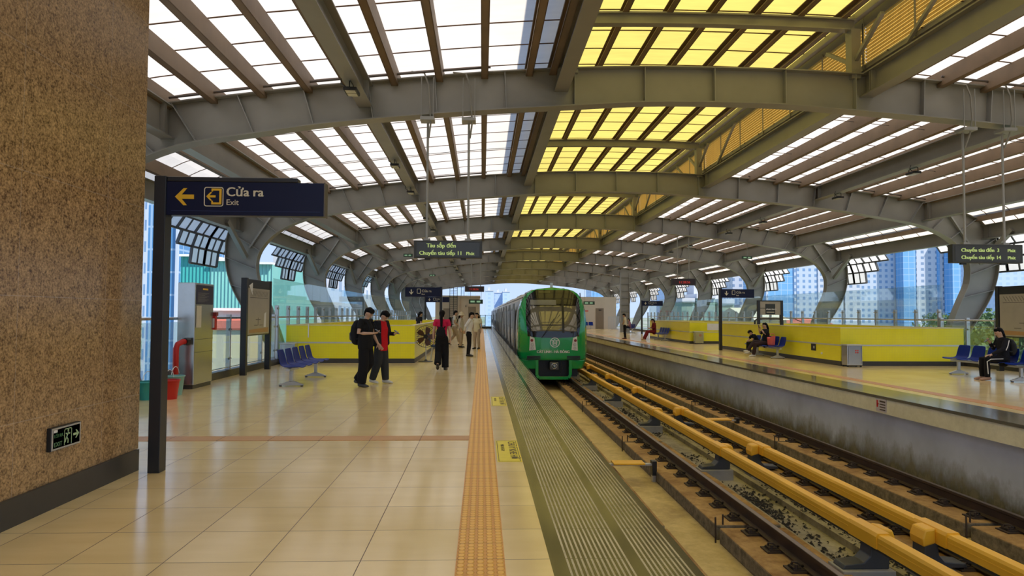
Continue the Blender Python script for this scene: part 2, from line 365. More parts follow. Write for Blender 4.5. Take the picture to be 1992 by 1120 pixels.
rail(2.07, 'r', 'rusty rail close under the ribbed platform edge, beneath the green train', 4.0, 60, 45)
rail(6.95, 'r', 'rusty rail beside the stained grey wall of the far platform', 4.0, 72, 100)
rail(5.45, 'r', 'rusty rail half hidden behind the second yellow conductor rail', 4.0, 72, 100)
# plinths (6 m long slabs)
pl0 = []
side = {3.57: 'beside the ribbed platform', 2.07: 'under the ribbed platform edge', 6.95: 'beside the stained grey wall', 5.45: 'between the two yellow conductor rails'}
ordn = ['first', 'second', 'third', 'fourth', 'fifth', 'sixth', 'seventh', 'eighth', 'ninth', 'tenth', 'eleventh', 'twelfth']
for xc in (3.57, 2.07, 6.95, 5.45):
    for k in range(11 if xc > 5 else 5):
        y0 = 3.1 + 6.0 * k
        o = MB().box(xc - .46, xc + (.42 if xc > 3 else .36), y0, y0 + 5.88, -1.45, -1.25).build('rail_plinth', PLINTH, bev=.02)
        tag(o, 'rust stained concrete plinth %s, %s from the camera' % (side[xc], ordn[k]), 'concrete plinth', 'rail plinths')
# mid bed, drain and cable trough between rail 3.57 and 5.45
struct('floor_mid_bed', MIDC, MB().box(3.98, 4.98, 0, 72, -1.45, -1.40), 'mossy grey concrete bed between the tracks')
struct('trim_drain_kerb', MIDC, MB().box(4.05, 4.13, 0, 72, -1.40, -1.34).box(4.62, 4.72, 0, 72, -1.40, -1.31), 'low concrete kerbs of the drain between the tracks')
m = MB(); rnd = random.Random(3)
for i in range(10000):
    y = 5 + 28 * rnd.random() ** 1.5; x = rnd.choice((4.36, 4.80, 4.2, 4.02)) + rnd.gauss(0, .1); cl = math.sin(y * 1.9) + math.sin(y * .7 + 1)
    if cl < rnd.random() * 1.6 - .6: continue
    r = rnd.uniform(.008, .034); a = rnd.uniform(0, PI); h = rnd.uniform(.004, .03); z = -1.40
    if x > 4.62 and x < 4.72: z = -1.31
    d = Vector((math.cos(a), math.sin(a), rnd.uniform(-.3, .3))) * r; e = Vector((-math.sin(a), math.cos(a), rnd.uniform(-.3, .3))) * r * rnd.uniform(.3, .9); c = Vector((x, y, z + .012))
    m.add([c - d - e, c + d - e * .4, c + d * .6 + e, c - d * .8 + e * .7, c + Vector((0, 0, h))], [(0, 1, 4), (1, 2, 4), (2, 3, 4), (3, 0, 4), (3, 2, 1, 0)])
tag(m.build('debris', mat('dark leaf litter', (.035, .030, .02), .95, 0, .6, 20)), 'dark leaf litter and rubble lying in the drain between the tracks', 'debris', kind='stuff')
# reinforcement stubs sticking out at plinth ends
for k in range(6):
    for dx, yy in ((-.5, 9.0 + 6 * k), (-.36, 9.12 + 6 * k)):
        for xc in (3.57, 6.95):
            o = MB().cyl((xc + dx, yy, -1.45), (xc + dx, yy, -1.12), .012, 6).build('rebar_stub', IRON)
            tag(o, 'short rusty bar standing at a rail plinth joint', 'steel bar', 'rusty bar stubs at the plinth joints')
# --------------------------------------------------------------- conductor rails with yellow covers
def conductor(xc, side_, label):
    e = empty('conductor_rail', (xc, 2.7, -1.45), label, 'conductor rail')
    prof = [(-.07, -.95), (.07, -.95), (.07, -.83), (.055, -.80), (-.055, -.80), (-.07, -.83)]
    for k in range(14):
        y0 = 2.7 + 4.8 * k
        MB().prism([(xc + a, b) for a, b in prof], (y0, y0 + 4.79), lambda a, b, t: (a, t, b)).box(xc - .073, xc + .073, y0, y0 + 4.79, -.885, -.875).build('cover_length', COVER, e)
        if k:
            y = y0
            pc = [(-.085, -.95), (.085, -.95), (.085, -.82), (.065, -.785), (-.065, -.785), (-.085, -.82)]
            c = MB().prism([(xc + a, b) for a, b in pc], (y - .28, y + .28), lambda a, b, t: (a, t, b)).build('bracket_cap', COVERT, e)
            s = side_
            MB().prism([(xc + s * .08, -.95), (xc + s * .22, -.99), (xc + s * .235, -.90), (xc + s * .20, -.80), (xc + s * .08, -.785)], (y - .12, y + .12), lambda a, b, t: (a, t, b)).build('cap_lobe', COVERT, c, bev=.02)
            if s > 0: bp = [(xc - .03, -.93), (xc - .05, -1.08), (xc - .12, -1.15), (xc - .33, -1.17), (xc - .36, -1.22), (xc + .16, -1.22), (xc + .17, -1.0), (xc + .20, -.90), (xc + .08, -.88)]
            else: bp = [(xc - .08, -.90), (xc - .20, -.93), (xc - .215, -1.22), (xc + .28, -1.22), (xc + .26, -1.17), (xc + .02, -1.15), (xc - .04, -1.08), (xc - .05, -.93)]
            MB().prism(bp, (y - .11, y + .11), lambda a, b, t: (a, t, b)).build('bracket', INSUL, e, bev=.012)
            MB().box(xc - (.38 if s > 0 else .24), xc + (.2 if s > 0 else .10), y - .17, y + .17, -1.42, -1.22).build('bracket_block', BLOCKC, e, bev=.01)
    MB().box(xc - .025, xc + .025, 2.7, 70, -1.0, -.945).build('power_rail', INSUL, e)
    return e
conductor(4.27, 1, 'yellow covered conductor rail standing beside the train track')
conductor(5.03, -1, 'yellow covered conductor rail standing beside the empty track')
# signal boxes (yellow) across the troughs
def transponder(x, y, z, label):
    e = empty('track_beacon', (x, y, z), label, 'track beacon', 'yellow track beacons')
    MB().box(x - .28, x + .28, y - .15, y + .15, z, z + .03).build('yellow_plate', COVERT, e, bev=.008)
    MB().box(x - .42, x + .46, y - .05, y + .05, z - .03, z).build('support_bar', ALU, e)
    MB().box(x + .42, x + .5, y - .08, y + .08, z - .2, z + .05).build('bracket', BLACK, e)
    MB().box(x - .46, x - .40, y - .06, y + .06, z - .04, z + .06).build('clamp', BLACK, e)
    MB().box(x + .43, x + .49, y - .05, y + .05, -1.45, z - .1).build('post', ALU, e)
transponder(2.62, 12.3, -1.13, 'yellow beacon plate on a bar beside the ribbed platform edge')
transponder(6.12, 17.6, -1.17, 'yellow beacon plate lying on the empty track beyond the conductor rails')
# ================================================================ ROOF
IN = [(0, 5.58), (1.35, 5.56), (2.7, 5.47), (4.0, 5.38), (5.3, 5.27), (6.5, 5.15), (7.6, 5.02), (8.7, 4.84), (9.75, 4.67), (10.5, 4.44), (11.1, 4.12), (11.48, 3.74), (11.68, 3.4), (11.74, 3.05), (11.68, 2.6), (11.48, 2.15), (11.28, 1.7), (11.05, 1.1), (10.85, .5), (10.7, 0), (10.5, -1.2)]
OUT = [(0, 6.22), (1.35, 6.21), (2.7, 6.16), (4.03, 6.07), (5.35, 5.95), (6.6, 5.82), (7.8, 5.69), (9.0, 5.53), (10.2, 5.36), (11.2, 5.12), (12.0, 4.80), (12.45, 4.45), (12.66, 3.95), (12.7, 3.45), (12.66, 2.95), (12.5, 2.4), (12.22, 1.85), (11.8, 1.2), (11.35, .5), (11.1, 0), (10.85, -1.2)]
def crom(P, k=3):
    out = []
    for i in range(len(P) - 1):
        p0, p1, p2, p3 = [Vector(P[min(max(j, 0), len(P) - 1)]) for j in (i - 1, i, i + 1, i + 2)]
        if i == 0: p0 = Vector((-P[1][0], P[1][1]))
        for q in range(k):
            t = q / k; out.append(.5 * ((2 * p1) + (p2 - p0) * t + (2 * p0 - 5 * p1 + 4 * p2 - p3) * t * t + (3 * p1 - p0 - 3 * p2 + p3) * t ** 3))
    out.append(Vector(P[-1])); return out
IC, OC = crom(IN), crom(OUT)
def XS(s2, u): return CX + s2 * u * (1.018 if s2 > 0 else .993)
NF = 9; FY = [3.3 + 9.6 * k for k in range(NF + 1)]     # frame 0 stands beside the camera
def flange(mb, curve, Y, off, w=.15, t=.02):
    for sgn in (-1, 1):
        n = len(curve); rings = []
        for i, p in enumerate(curve):
            d = (curve[min(i + 1, n - 1)] - curve[max(i - 1, 0)]).normalized(); nm = Vector((-d.y, d.x)) * off
            a, b = p, p + nm * t
            rings.append([(CX + sgn * a.x, Y - w, a.y), (CX + sgn * a.x, Y + w, a.y), (CX + sgn * b.x, Y + w, b.y), (CX + sgn * b.x, Y - w, b.y)])
        mb.loft(rings, True, True)
def arch(Y, k):
    e = empty('roof_arch', (CX, Y, 0), 'grey steel roof arch with curved columns, %s from the granite wall' % ordn[k], 'roof arch', 'curved roof arches')
    SP = 29    # girder to column split in the fine curve
    for nm, a, b in (('girder', 0, SP), ('column', SP, len(IC) - 1)):
        for sg in ((1,) if nm == 'girder' else (-1, 1)):
            m = MB()
            for s2 in ((-1, 1) if nm == 'girder' else (sg,)):
                rings = [[(XS(s2, IC[i].x), Y - .01, IC[i].y), (XS(s2, IC[i].x), Y + .01, IC[i].y), (XS(s2, OC[i].x), Y + .01, OC[i].y), (XS(s2, OC[i].x), Y - .01, OC[i].y)] for i in range(a, b + 1)]
                m.loft(rings)
                for cv, of in ((IC[a:b + 1], -1), (OC[a:b + 1], 1)):
                    n = len(cv); rr = []
                    for i, p in enumerate(cv):
                        d = (cv[min(i + 1, n - 1)] - cv[max(i - 1, 0)]).normalized(); q = p + Vector((-d.y, d.x)) * of * .022
                        w = .16
                        rr.append([(XS(s2, p.x), Y - w, p.y), (XS(s2, p.x), Y + w, p.y), (XS(s2, q.x), Y + w, q.y), (XS(s2, q.x), Y - w, q.y)])
                    m.loft(rr)
            par = m.build(nm, STEEL, e)
            idx = [i for i in range(a, b + 1) if i % (3 if nm == 'girder' else 5) == 0]
            for i in idx:
                for s2 in ((-1, 1) if nm == 'girder' else (sg,)):
                    if i == 0 and s2 < 0: continue
                    if nm == 'girder' and i == SP: continue
                    p, q = IC[i], OC[i]
                    MB().bar((XS(s2, p.x), Y, p.y), (XS(s2, q.x), Y, q.y), .012, .28, (0, 1, 0)).build('stiffener', STEEL2, par)
    for s2 in (-1, 1):
        x = XS(s2, 2.72)
        MB().box(x - .09, x + .09, Y - .11, Y + .11, 6.09, 7.06).build('lantern_post', STEEL, e)
        for q_ in (-1, 1): MB().bar((x, Y + q_ * .1, 6.45), (x, Y + q_ * 1.0, 6.98), .07, .07).build('knee_brace', STEEL, e)
        # raking struts from the column to the edge beams
        for dy in (-1.35, 1.35):
            MB().bar((XS(s2, 12.05), Y + (dy > 0) * .16 - (dy < 0) * .16, 3.3), (XS(s2, 12.25), Y + dy, 4.3), .14, .14).build('raking_strut', STEEL, e)
        MB().bar((XS(s2, 11.1), Y - .1, 4.9), (XS(s2, 11.95), Y - .1, 3.6), .05, .12, (0, 1, 0)).build('column_web_plate', STEEL2, e)
    m = MB(); rr = []
    for a0, a1, z0, z1 in ((.09, 0, 7.04, 7.07), (.012, 0, 7.07, 7.24), (.09, 0, 7.24, 7.27)):
        m.loft([[(CX + u, Y - a0, z0 + .05 * (1 - (u / 2.8) ** 2)), (CX + u, Y + a0, z0 + .05 * (1 - (u / 2.8) ** 2)), (CX + u, Y + a0, z1 + .05 * (1 - (u / 2.8) ** 2)), (CX + u, Y - a0, z1 + .05 * (1 - (u / 2.8) ** 2))] for u in [-2.8 + 5.6 * i / 12 for i in range(13)]])
    m.build('lantern_beam', STEEL, e)
    return e
for k, Y in enumerate(FY): arch(Y, k)
bay = ['bay over the camera'] + ['%s roof bay beyond the granite wall' % o for o in ordn]
def ibeam(name, x, y0, y1, z0, z1, w, label, cat, group, m=STEEL):
    o = MB().box(x - .012, x + .012, y0, y1, z0 + .02, z1 - .02).box(x - w / 2, x + w / 2, y0, y1, z0, z0 + .022).box(x - w / 2, x + w / 2, y0, y1, z1 - .022, z1)
    for i in range(4):
        yy = y0 + (y1 - y0) * (i + .5) / 4 if name != 'roof_beam' else (y0 + .3, y0 + .36, y1 - .36, y1 - .3)[i]
        o.box(x - w * .4, x + w * .4, yy, yy + .012, z0 + .02, z1 - .02)
    return tag(o.build(name, m), label, cat, group)
where = {-1: 'left side', 1: 'right side'}
for k in range(NF):
    y0, y1 = FY[k] + .02, FY[k + 1] - .02
    for s2 in (-1, 1):
        for u, z0, z1, w, nm in ((2.95, 5.74, 6.18, .26, 'beside the yellow roof light'), (6.65, 5.37, 5.80, .26, 'halfway down the white roof'), (10.3, 4.72, 5.32, .26, 'above the column heads'), (12.3, 4.12, 4.60, .22, 'along the outer eaves')):
            ibeam('roof_beam', XS(s2, u), y0, y1, z0, z1, w, 'grey beam %s, %s, %s' % (nm, where[s2], bay[k].replace(' beyond the granite wall', '').replace(' over the camera', '')), 'roof beam', 'long beams between roof arches')
def zroof(u):       # underside of the roof sheet
    u = abs(u); P = OC
    for i in range(len(P) - 1):
        if P[i].x <= u <= P[i + 1].x:
            t = (u - P[i].x) / (P[i + 1].x - P[i].x); return P[i].y + t * (P[i + 1].y - P[i].y) + .24
    return 4.8
Y0R, Y1R = -3.0, FY[-1] + .6
PU = [3.05, 3.50, 4.35, 5.2, 6.05, 6.9, 7.65, 8.5, 9.4, 10.25, 11.15, 12.0]
for s2 in (-1, 1):
    for i, u in enumerate(PU):
        z = zroof(u) - .02; x = XS(s2, u); w = .12; h = .30
        m = MB().box(x - .006, x + .006, Y0R, Y1R, z - h, z).box(x, x + s2 * w, Y0R, Y1R, z - .01, z).box(x, x + s2 * w, Y0R, Y1R, z - h, z - h + .01).box(x + s2 * w - .006, x + s2 * w + .006, Y0R, Y1R, z - .04, z).box(x + s2 * w - .006, x + s2 * w + .006, Y0R, Y1R, z - h, z - h + .04)
        tag(m.build('roof_purlin', PURL), 'dusty brown roof purlin, %s, %s out from the yellow roof light' % (where[s2], ordn[i]), 'purlin', 'purlins under the white roof')
for i in range(7):
    u = -2.55 + .85 * i; z = 7.42 + .05 * (1 - (u / 2.8) ** 2); x = CX + u
    m = MB().box(x - .06, x + .06, Y0R, Y1R, z - .17, z - .155).box(x - .06, x + .06, Y0R, Y1R, z - .025, z - .01).box(x + .045, x + .06, Y0R, Y1R, z - .17, z - .01)
    tag(m.build('lantern_purlin', PURL), 'purlin under the yellow roof light, %s from the near platform side' % ordn[i], 'purlin', 'purlins under the yellow roof light')
# roof sheets
def sheet_mesh(us, zf, y0, y1, m=None, th=.012):
    m = m or MB(); ys = [y0 + (y1 - y0) * i / 60 for i in range(61)]
    for i in range(len(us) - 1):
        a, b = us[i], us[i + 1]
        m.add([(CX + a, y0, zf(a)), (CX + b, y0, zf(b)), (CX + b, y1, zf(b)), (CX + a, y1, zf(a))], [(0, 1, 2, 3)])
    return m
def frange(a, b, n): return [a + (b - a) * i / n for i in range(n + 1)]
for s2, nm in ((-1, 'ceiling_left'), (1, 'ceiling_right')):
    us = frange(s2 * 2.95, s2 * 12.95, 24)
    if s2 < 0: us = us[::-1]
    c = struct(nm, SKIN_R, sheet_mesh(us, zroof, Y0R, Y1R), 'white translucent roof sheets over the %s platform' % ('near' if s2 < 0 else 'far'))
    m = MB()
    for j in range(int((Y1R - Y0R) / .98)):
        y = Y0R + .98 * j + .4
        for i in range(len(us) - 1):
            a, b = us[i], us[i + 1]; m.add([(CX + a, y - .019, zroof(a) - .012), (CX + b, y - .014, zroof(b) - .012), (CX + b, y + .014, zroof(b) - .012), (CX + a, y + .014, zroof(a) - .012), (CX + a, y - .014, zroof(a) - .001), (CX + b, y - .014, zroof(b) - .001), (CX + b, y + .014, zroof(b) - .001), (CX + a, y + .014, zroof(a) - .001)], [(0, 3, 2, 1), (4, 5, 6, 7), (0, 1, 5, 4), (1, 2, 6, 5), (2, 3, 7, 6), (3, 0, 4, 7)])
    m.build('seam_lines', SEAM, c)
zl = lambda u: 7.43 + .05 * (1 - (u / 2.8) ** 2)
c = struct('ceiling_lantern', SKIN_Y, sheet_mesh(frange(-3.15, 3.15, 10), zl, Y0R, Y1R), 'yellow translucent roof light along the middle of the station')
m = MB()
for j in range(int((Y1R - Y0R) / .98)):
    y = Y0R + .98 * j + .4
    F_ = frange(-3.15, 3.15, 10)
    m.loft([[(CX + a, y - .016, zl(a) - .016), (CX + a, y + .016, zl(a) - .016), (CX + a, y + .016, zl(a) - .003), (CX + a, y - .016, zl(a) - .003)] for a in F_])
m.build('seam_lines', SEAM, c)
# louvred sides of the roof light
LOUV = sheet('amber louvre blade', (.62, .40, .09), .1)
for s2, nm in ((-1, 'near'), (1, 'far')):
    for k in range(NF):
        y0, y1 = FY[k] + .005, FY[k + 1] - .005; x = CX + s2 * 3.02
        e = empty('louvre_panel', (x, y0, 6.3), 'amber louvres, %s platform side, %s' % (nm, bay[k]), 'louvre', 'louvred sides of the roof light')
        m = MB()
        for j in range(11):
            z = 6.42 + .066 * j
            m.add([(x + s2 * .03, y0, z), (x + s2 * .03, y1, z), (x - s2 * .02, y1, z + .062), (x - s2 * .02, y0, z + .062)], [(0, 1, 2, 3)])
        m.build('louvre_blades', LOUV, e)
        m = MB().box(x - .03, x + .03, y0, y1, 6.30, 6.40).box(x - .03, x + .03, y0, y1, 7.14, 7.42).box(x - s2 * .16 - .06, x - s2 * .16 + .06, y0, y1, 7.27, 7.40)
        for j in range(7): yy = y0 + (y1 - y0) * j / 6; m.box(x - s2 * .05 - .01, x - s2 * .05 + .01, yy - .015, yy + .015, 6.3, 7.2)
        m.build('louvre_frame', STEEL, e)
        for ya, yb_ in ((y0 + 1.5, y0 + 3.0), (y1 - 1.5, y1 - 3.0)): MB().bar((x - s2 * .12, ya, 6.25), (x - s2 * .12, yb_, 7.1), .06, .06).build('cross_brace', STEEL, e)
# stepped eave screens hanging outside the columns
EAVE = [(12.62, 4.62), (12.95, 4.3), (13.18, 3.95), (13.32, 3.55), (13.38, 3.05)]
SKIN_E = sheet('white eave sheet', (.80, .78, .74))
EF = mat('dark eave frame', (.10, .10, .105), .5)
for s2 in (-1, 1):
    for k in range(NF + 1):
        for q in (-1, 1):
            if (k == 0 and q < 0): continue
            Y = FY[k]
            e = empty('eave_screen', (CX + s2 * 12.6, Y, 4.6), 'stepped white screen outside the %s columns, %s arch, %s' % ('near platform' if s2 < 0 else 'far platform', ordn[k], 'this side' if q < 0 else 'beyond it'), 'eave screen', 'stepped eave screens')
            for nrow, ext in ((0, 4.1), (1, 3.1), (2, 2.1), (3, 1.05)):
                a, b = EAVE[nrow], EAVE[nrow + 1]
                ncol = max(1, int(round(ext / .58)))
                m = MB(); fm = MB()
                p0, p1 = (CX + s2 * a[0], a[1]), (CX + s2 * b[0], b[1])
                y_a, y_b = Y + q * .0, Y + q * ext
                m.add([(p0[0], y_a, p0[1]), (p1[0], y_a, p1[1]), (p1[0], y_b, p1[1]), (p0[0], y_b, p0[1])], [(0, 1, 2, 3)])
                m.build('screen_sheet', SKIN_E, e)
                for j in range(ncol + 1):
                    yy = Y + q * ext * j / ncol; ww = .05 if j % 2 == 0 else .02
                    fm.bar((p0[0] - s2 * .03, yy, p0[1]), (p1[0] - s2 * .03, yy, p1[1]), ww * 1.6, .05, (0, 1, 0))
                fm.bar((p1[0] - s2 * .02, y_a, p1[1]), (p1[0] - s2 * .02, y_b, p1[1]), .05, .06)
                if nrow == 0: fm.bar((p0[0] - s2 * .02, y_a, p0[1]), (p0[0] - s2 * .02, y_b, p0[1]), .05, .06)
                fm.build('screen_frame', EF, e)
# ================================================================ BALUSTRADES
def balustrade(x, s2, y0, n, tall, label, step=1.2):
    """s2: -1 for the near platform's outer edge, +1 for the far one; posts step along Y"""
    e = empty('glass_balustrade', (x, y0, 0), label, 'railing')
    ztop = 1.75 if tall else 1.48; post0 = pan0 = None
    for i in range(n + 1):
        y = y0 + step * i
        if post0 is None:
            m = MB().box(x - .05, x + .05, y - .035, y - .02, .16, ztop).box(x - .05, x + .05, y + .02, y + .035, .16, ztop).box(x - .06, x + .06, y - .05, y + .05, .0, .18)
            for z in ((.42, 1.12) + ((1.66,) if tall else ())):
                m.cyl((x - s2 * .03, y - .13, z), (x - s2 * .03, y + .13, z), .014, 6); m.box(x - .015 - s2 * .03, x + .015 - s2 * .03, y - .035, y + .035, z - .03, z + .03)
            post0 = m.build('post', ALU, e)
        else:
            c = post0.copy(); COL.objects.link(c); c.location = (0, y - y0, 0)
        if i < n:
            if pan0 is None:
                g = MB().box(x - s2 * .05 - .005, x - s2 * .05 + .005, y + .06, y + step - .06, .22, 1.33 if not tall else 1.33)
                pan0 = g.build('glass_panel', GLASS, e)
                if tall: up0 = MB().box(x + s2 * .12 - .005, x + s2 * .12 + .005, y + .012, y + step - .012, 1.36, 2.56).build('upper_glass_panel', GLASS, e)
            else:
                c = pan0.copy(); COL.objects.link(c); c.location = (0, y - y0, 0)
                if tall: c = up0.copy(); COL.objects.link(c); c.location = (0, y - y0, 0)
    MB().tube([(x - s2 * .02, y0 - .05, 1.40), (x - s2 * .02, y0 + step * n + .05, 1.40)], .028, 10).build('handrail', INOX, e)
    MB().box(x - .02, x + .02, y0, y0 + step * n, .2, .22).build('bottom_rail', ALU, e)
    return e
balustrade(-6.13, -1, 7.4, 11, False, 'low glass balustrade with steel posts behind the steel kiosk and map board')
balustrade(-6.13, -1, 20.9, 32, True, 'tall glass balustrade behind the yellow tiled stair parapet of the near platform')
balustrade(14.93, 1, 12.2, 8, False, 'low glass balustrade behind the far bench and map board')
balustrade(14.93, 1, 21.9, 33, True, 'tall glass balustrade behind the yellow stair parapets of the far platform')
# ================================================================ YELLOW STAIR PARAPETS
STRIPE = mat('silver tile stripe', (.62, .63, .60), .3, .3)
CAPY = mat('pale yellow parapet cap', (.74, .68, .35), .3)
def parapet(x0, x1, y0, y1, label, inner=None):
    """ring of low tiled walls round a stair opening"""
    e = empty('stair_parapet', (x0, y0, 0), label, 'parapet', 'yellow tiled stair parapets'); T = .18
    segs = [('front_wall', x0, x1, y0, y0 + T), ('back_wall', x0, x1, y1 - T, y1), ('side_wall', x0, x0 + T, y0 + T, y1 - T), ('side_wall', x1 - T, x1, y0 + T, y1 - T)]
    for nm, a, b, c, d in segs:
        w = MB().box(a, b, c, d, .14, 1.14).build(nm, MOSA, e)
        MB().box(a - .008, b + .008, c - .008, d + .008, .60, .645).build('silver_stripe', STRIPE, w)
        MB().box(a - .006, b + .006, c - .006, d + .006, 1.14, 1.17).build('coping', CAPY, w)
        MB().box(a - .004, b + .004, c - .004, d + .004, 0, .14).build('stone_skirting', SLABD, w)
    return e
parapet(-5.98, -2.07, 21.4, 41.0, 'yellow mosaic tiled stair parapet beside the blue bench on the near platform')
parapet(10.93, 14.80, 20.6, 31.4, 'large yellow mosaic tiled stair parapet on the far platform, behind the seated mother')
parapet(11.05, 14.80, 36.3, 45.0, 'smaller yellow tiled stair parapet further along the far platform')
# white papers and wall fittings on the parapets
tag(box('paper_notice', WHITE, 12.0, 12.62, 36.28, 36.292, .72, 1.08), 'white paper notice on the smaller far yellow parapet', 'notice')
e = empty('wall_socket', (10.92, 22.3, .4), 'dark square socket plate on the side of the large yellow parapet', 'socket')
box('plate', BLACK, 10.905, 10.925, 22.15, 22.45, .38, .60, e, .005); box('switch', ALU, 10.897, 10.905, 22.2, 22.28, .45, .53, e)
tag(MB().cyl((10.90, 21.75, .32), (10.93, 21.75, .32), .035, 10).build('pipe_outlet', WHITE), 'small white outlet cap low on the large yellow parapet', 'outlet')
e = empty('white_bracket', (-3.15, 21.38, 1.2), 'thin white vertical strip hanging over the front of the near yellow parapet', 'bracket'); box('strip', WHITE, -3.17, -3.13, 21.36, 21.39, .78, 1.19, e)
e = empty('white_bracket', (-5.3, 21.38, 1.2), 'thin white strip over the near yellow parapet above the grey bin', 'bracket'); box('strip', WHITE, -5.32, -5.29, 21.36, 21.39, .78, 1.19, e)
# black tube gate frame inside the far parapet
tag(MB().tube([(11.05, 27.5, .9), (11.05, 27.5, 1.30), (11.15, 27.5, 1.38), (12.1, 27.5, 1.38), (12.2, 27.5, 1.30), (12.2, 27.5, .9)], .035, 8).box(11.0, 11.1, 27.46, 27.54, 0, .92).box(12.15, 12.25, 27.46, 27.54, 0, .92).build('tube_barrier', BLACK), 'black bent tube barrier behind the large yellow parapet', 'barrier')
# ================================================================ SIGNS
def arrow_left(m, cx, cz, s, f):       # polygon arrow pointing left; f maps (a,b,t)->point
    P = [(-1, 0), (-.1, .92), (.28, .92), (-.28, .24), (1, .24), (1, -.24), (-.28, -.24), (.28, -.92), (-.1, -.92)]
    n = len(P); v = [f(cx + a * s, cz + b * s) for a, b in P]
    m.add(v, [(0, 1, 2, 3), (0, 3, 6), (3, 4, 5, 6), (0, 6, 7, 8)]); return m
def quad(m, x0, x1, z0, z1, f): return m.add([f(x0, z0), f(x1, z0), f(x1, z1), f(x0, z1)], [(0, 1, 2, 3)])
def ring_rr(m, x0, x1, z0, z1, r, t, f, k=6):
    def rr(d):
        out = []
        for cx, cz, a in ((x1 - r, z1 - r, 0), (x0 + r, z1 - r, 90), (x0 + r, z0 + r, 180), (x1 - r, z0 + r, 270)):
            for j in range(k + 1): th = math.radians(a + 90 * j / k); out.append((cx + (r - d) * math.cos(th), cz + (r - d) * math.sin(th)))
        return out
    A, B = rr(0), rr(t); n = len(A); v = [f(*p) for p in A] + [f(*p) for p in B]
    m.add(v, [(i, (i + 1) % n, n + (i + 1) % n, n + i) for i in range(n)]); return m
e = empty('exit_sign', (-3.10, 6.78, 0), 'large navy exit sign with yellow left arrow on a black post beside the granite wall', 'sign')
box('post', DARK, -3.155, -3.045, 6.72, 6.86, 0, 2.835, e, .004)
p = box('sign_panel', SIGNBLUE, -3.05, -1.545, 6.74, 6.86, 2.46, 2.785, e, .004)
box('sign_frame', DARK, -3.045, -1.80, 6.735, 6.865, 2.785, 2.832, e, .01)
box('side_trim', mat('bronze trim', (.12, .10, .08), .4, .4), -1.545, -1.535, 6.735, 6.865, 2.455, 2.79, e)
fy = 6.737
f = lambda a, b: (a, fy, b)
m = MB(); quad(m, -3.0, -1.58, 2.50, 2.503, f); m.build('panel_line', mat('blue line', (.03, .05, .16), .3), p)
arrow_left(MB(), -2.875, 2.637, .09, f).build('arrow', YEL, p)
m = ring_rr(MB(), -2.69, -2.505, 2.545, 2.735, .025, .009, f); m.build('symbol_frame', CREAM, p)
m = MB(); quad(m, -2.62, -2.523, 2.70, 2.72, f); quad(m, -2.545, -2.523, 2.565, 2.70, f); quad(m, -2.62, -2.545, 2.565, 2.585, f); quad(m, -2.62, -2.605, 2.585, 2.60, f); quad(m, -2.62, -2.605, 2.69, 2.70, f)
arrow_left(m, -2.625, 2.643, .045, f); m.build('exit_symbol', YEL, p)
text('Cửa ra', .125, CREAM, p, (-2.48, fy, 2.648), bold=.6); text('Exit', .078, CREAM, p, (-2.48, fy, 2.562))
# granite wall exit plate
e = empty('emergency_exit_plate', (-3.33, 5.65, .5), 'small emergency exit plate low on the granite wall', 'sign')
b = box('plate_body', BLACK, -3.33, -3.295, 5.47, 5.86, .445, .625, e, .004); xf = -3.293
box('metal_rim', ALU, -3.297, -3.292, 5.475, 5.855, .45, .62, b)
g = lambda a, b_: (xf + .003, 5.67 + a, .535 + b_)
quad(MB(), -.178, .172, -.072, .072, lambda a, b_: (xf + .001, 5.67 + a, .535 + b_)).build('dark_face', mat('dark green face', (.015, .03, .015), .3), b)
PG = mat('pale green phosphor', (.42, .60, .34), .5)
m = MB(); P_ = [(1, 0), (.1, .8), (-.25, .8), (.2, .22), (-1, .22), (-1, -.22), (.2, -.22), (-.25, -.8), (.1, -.8)]
m.add([g(.12 + a * .042, .0 + b_ * .042) for a, b_ in P_], [(0, 1, 2, 3), (0, 3, 6), (3, 4, 5, 6), (0, 6, 7, 8)])
m.build('arrow', PG, b)
m = MB(); quad(m, -.04, .06, .055, .062, g); quad(m, -.04, -.032, -.065, .062, g); quad(m, .052, .06, -.065, .062, g)
m.lathe([(.001, 0), (.009, .003), (.001, .006)], (0, 0, 0), 8); m2 = MB(); m.v = m.v[:12]; m.f = m.f[:3]; m.mi = m.mi[:3]
for a, b2 in (((.012, .04), (.012, .02)), ((.012, .022), (-.015, -.012)), ((.012, .018), (.035, .02)), ((.0, .015), (-.02, .025)), ((-.01, -.005), (.012, -.03)), ((.012, -.03), (.008, -.055)), ((-.015, -.012), (-.028, -.045))):
    m.bar(g(*a), g(*b2), .01, .002, (1, 0, 0))
m.bar(g(.012, .052), g(.012, .036), .016, .002, (1, 0, 0)); m.build('running_figure', PG, b)
DG = mat('dim green letters', (.12, .24, .12), .5)
text('EXIT', .05, DG, b, (xf + .003, 5.50, .475), (PI / 2, 0, PI / 2)); text('LỐI RA', .038, mat('darker green letters', (.05, .16, .06), .5), b, (xf + .003, 5.50, .545), (PI / 2, 0, PI / 2))
box('sticker', WHITE, xf + .002, xf + .004, 5.495, 5.54, .585, .605, b)
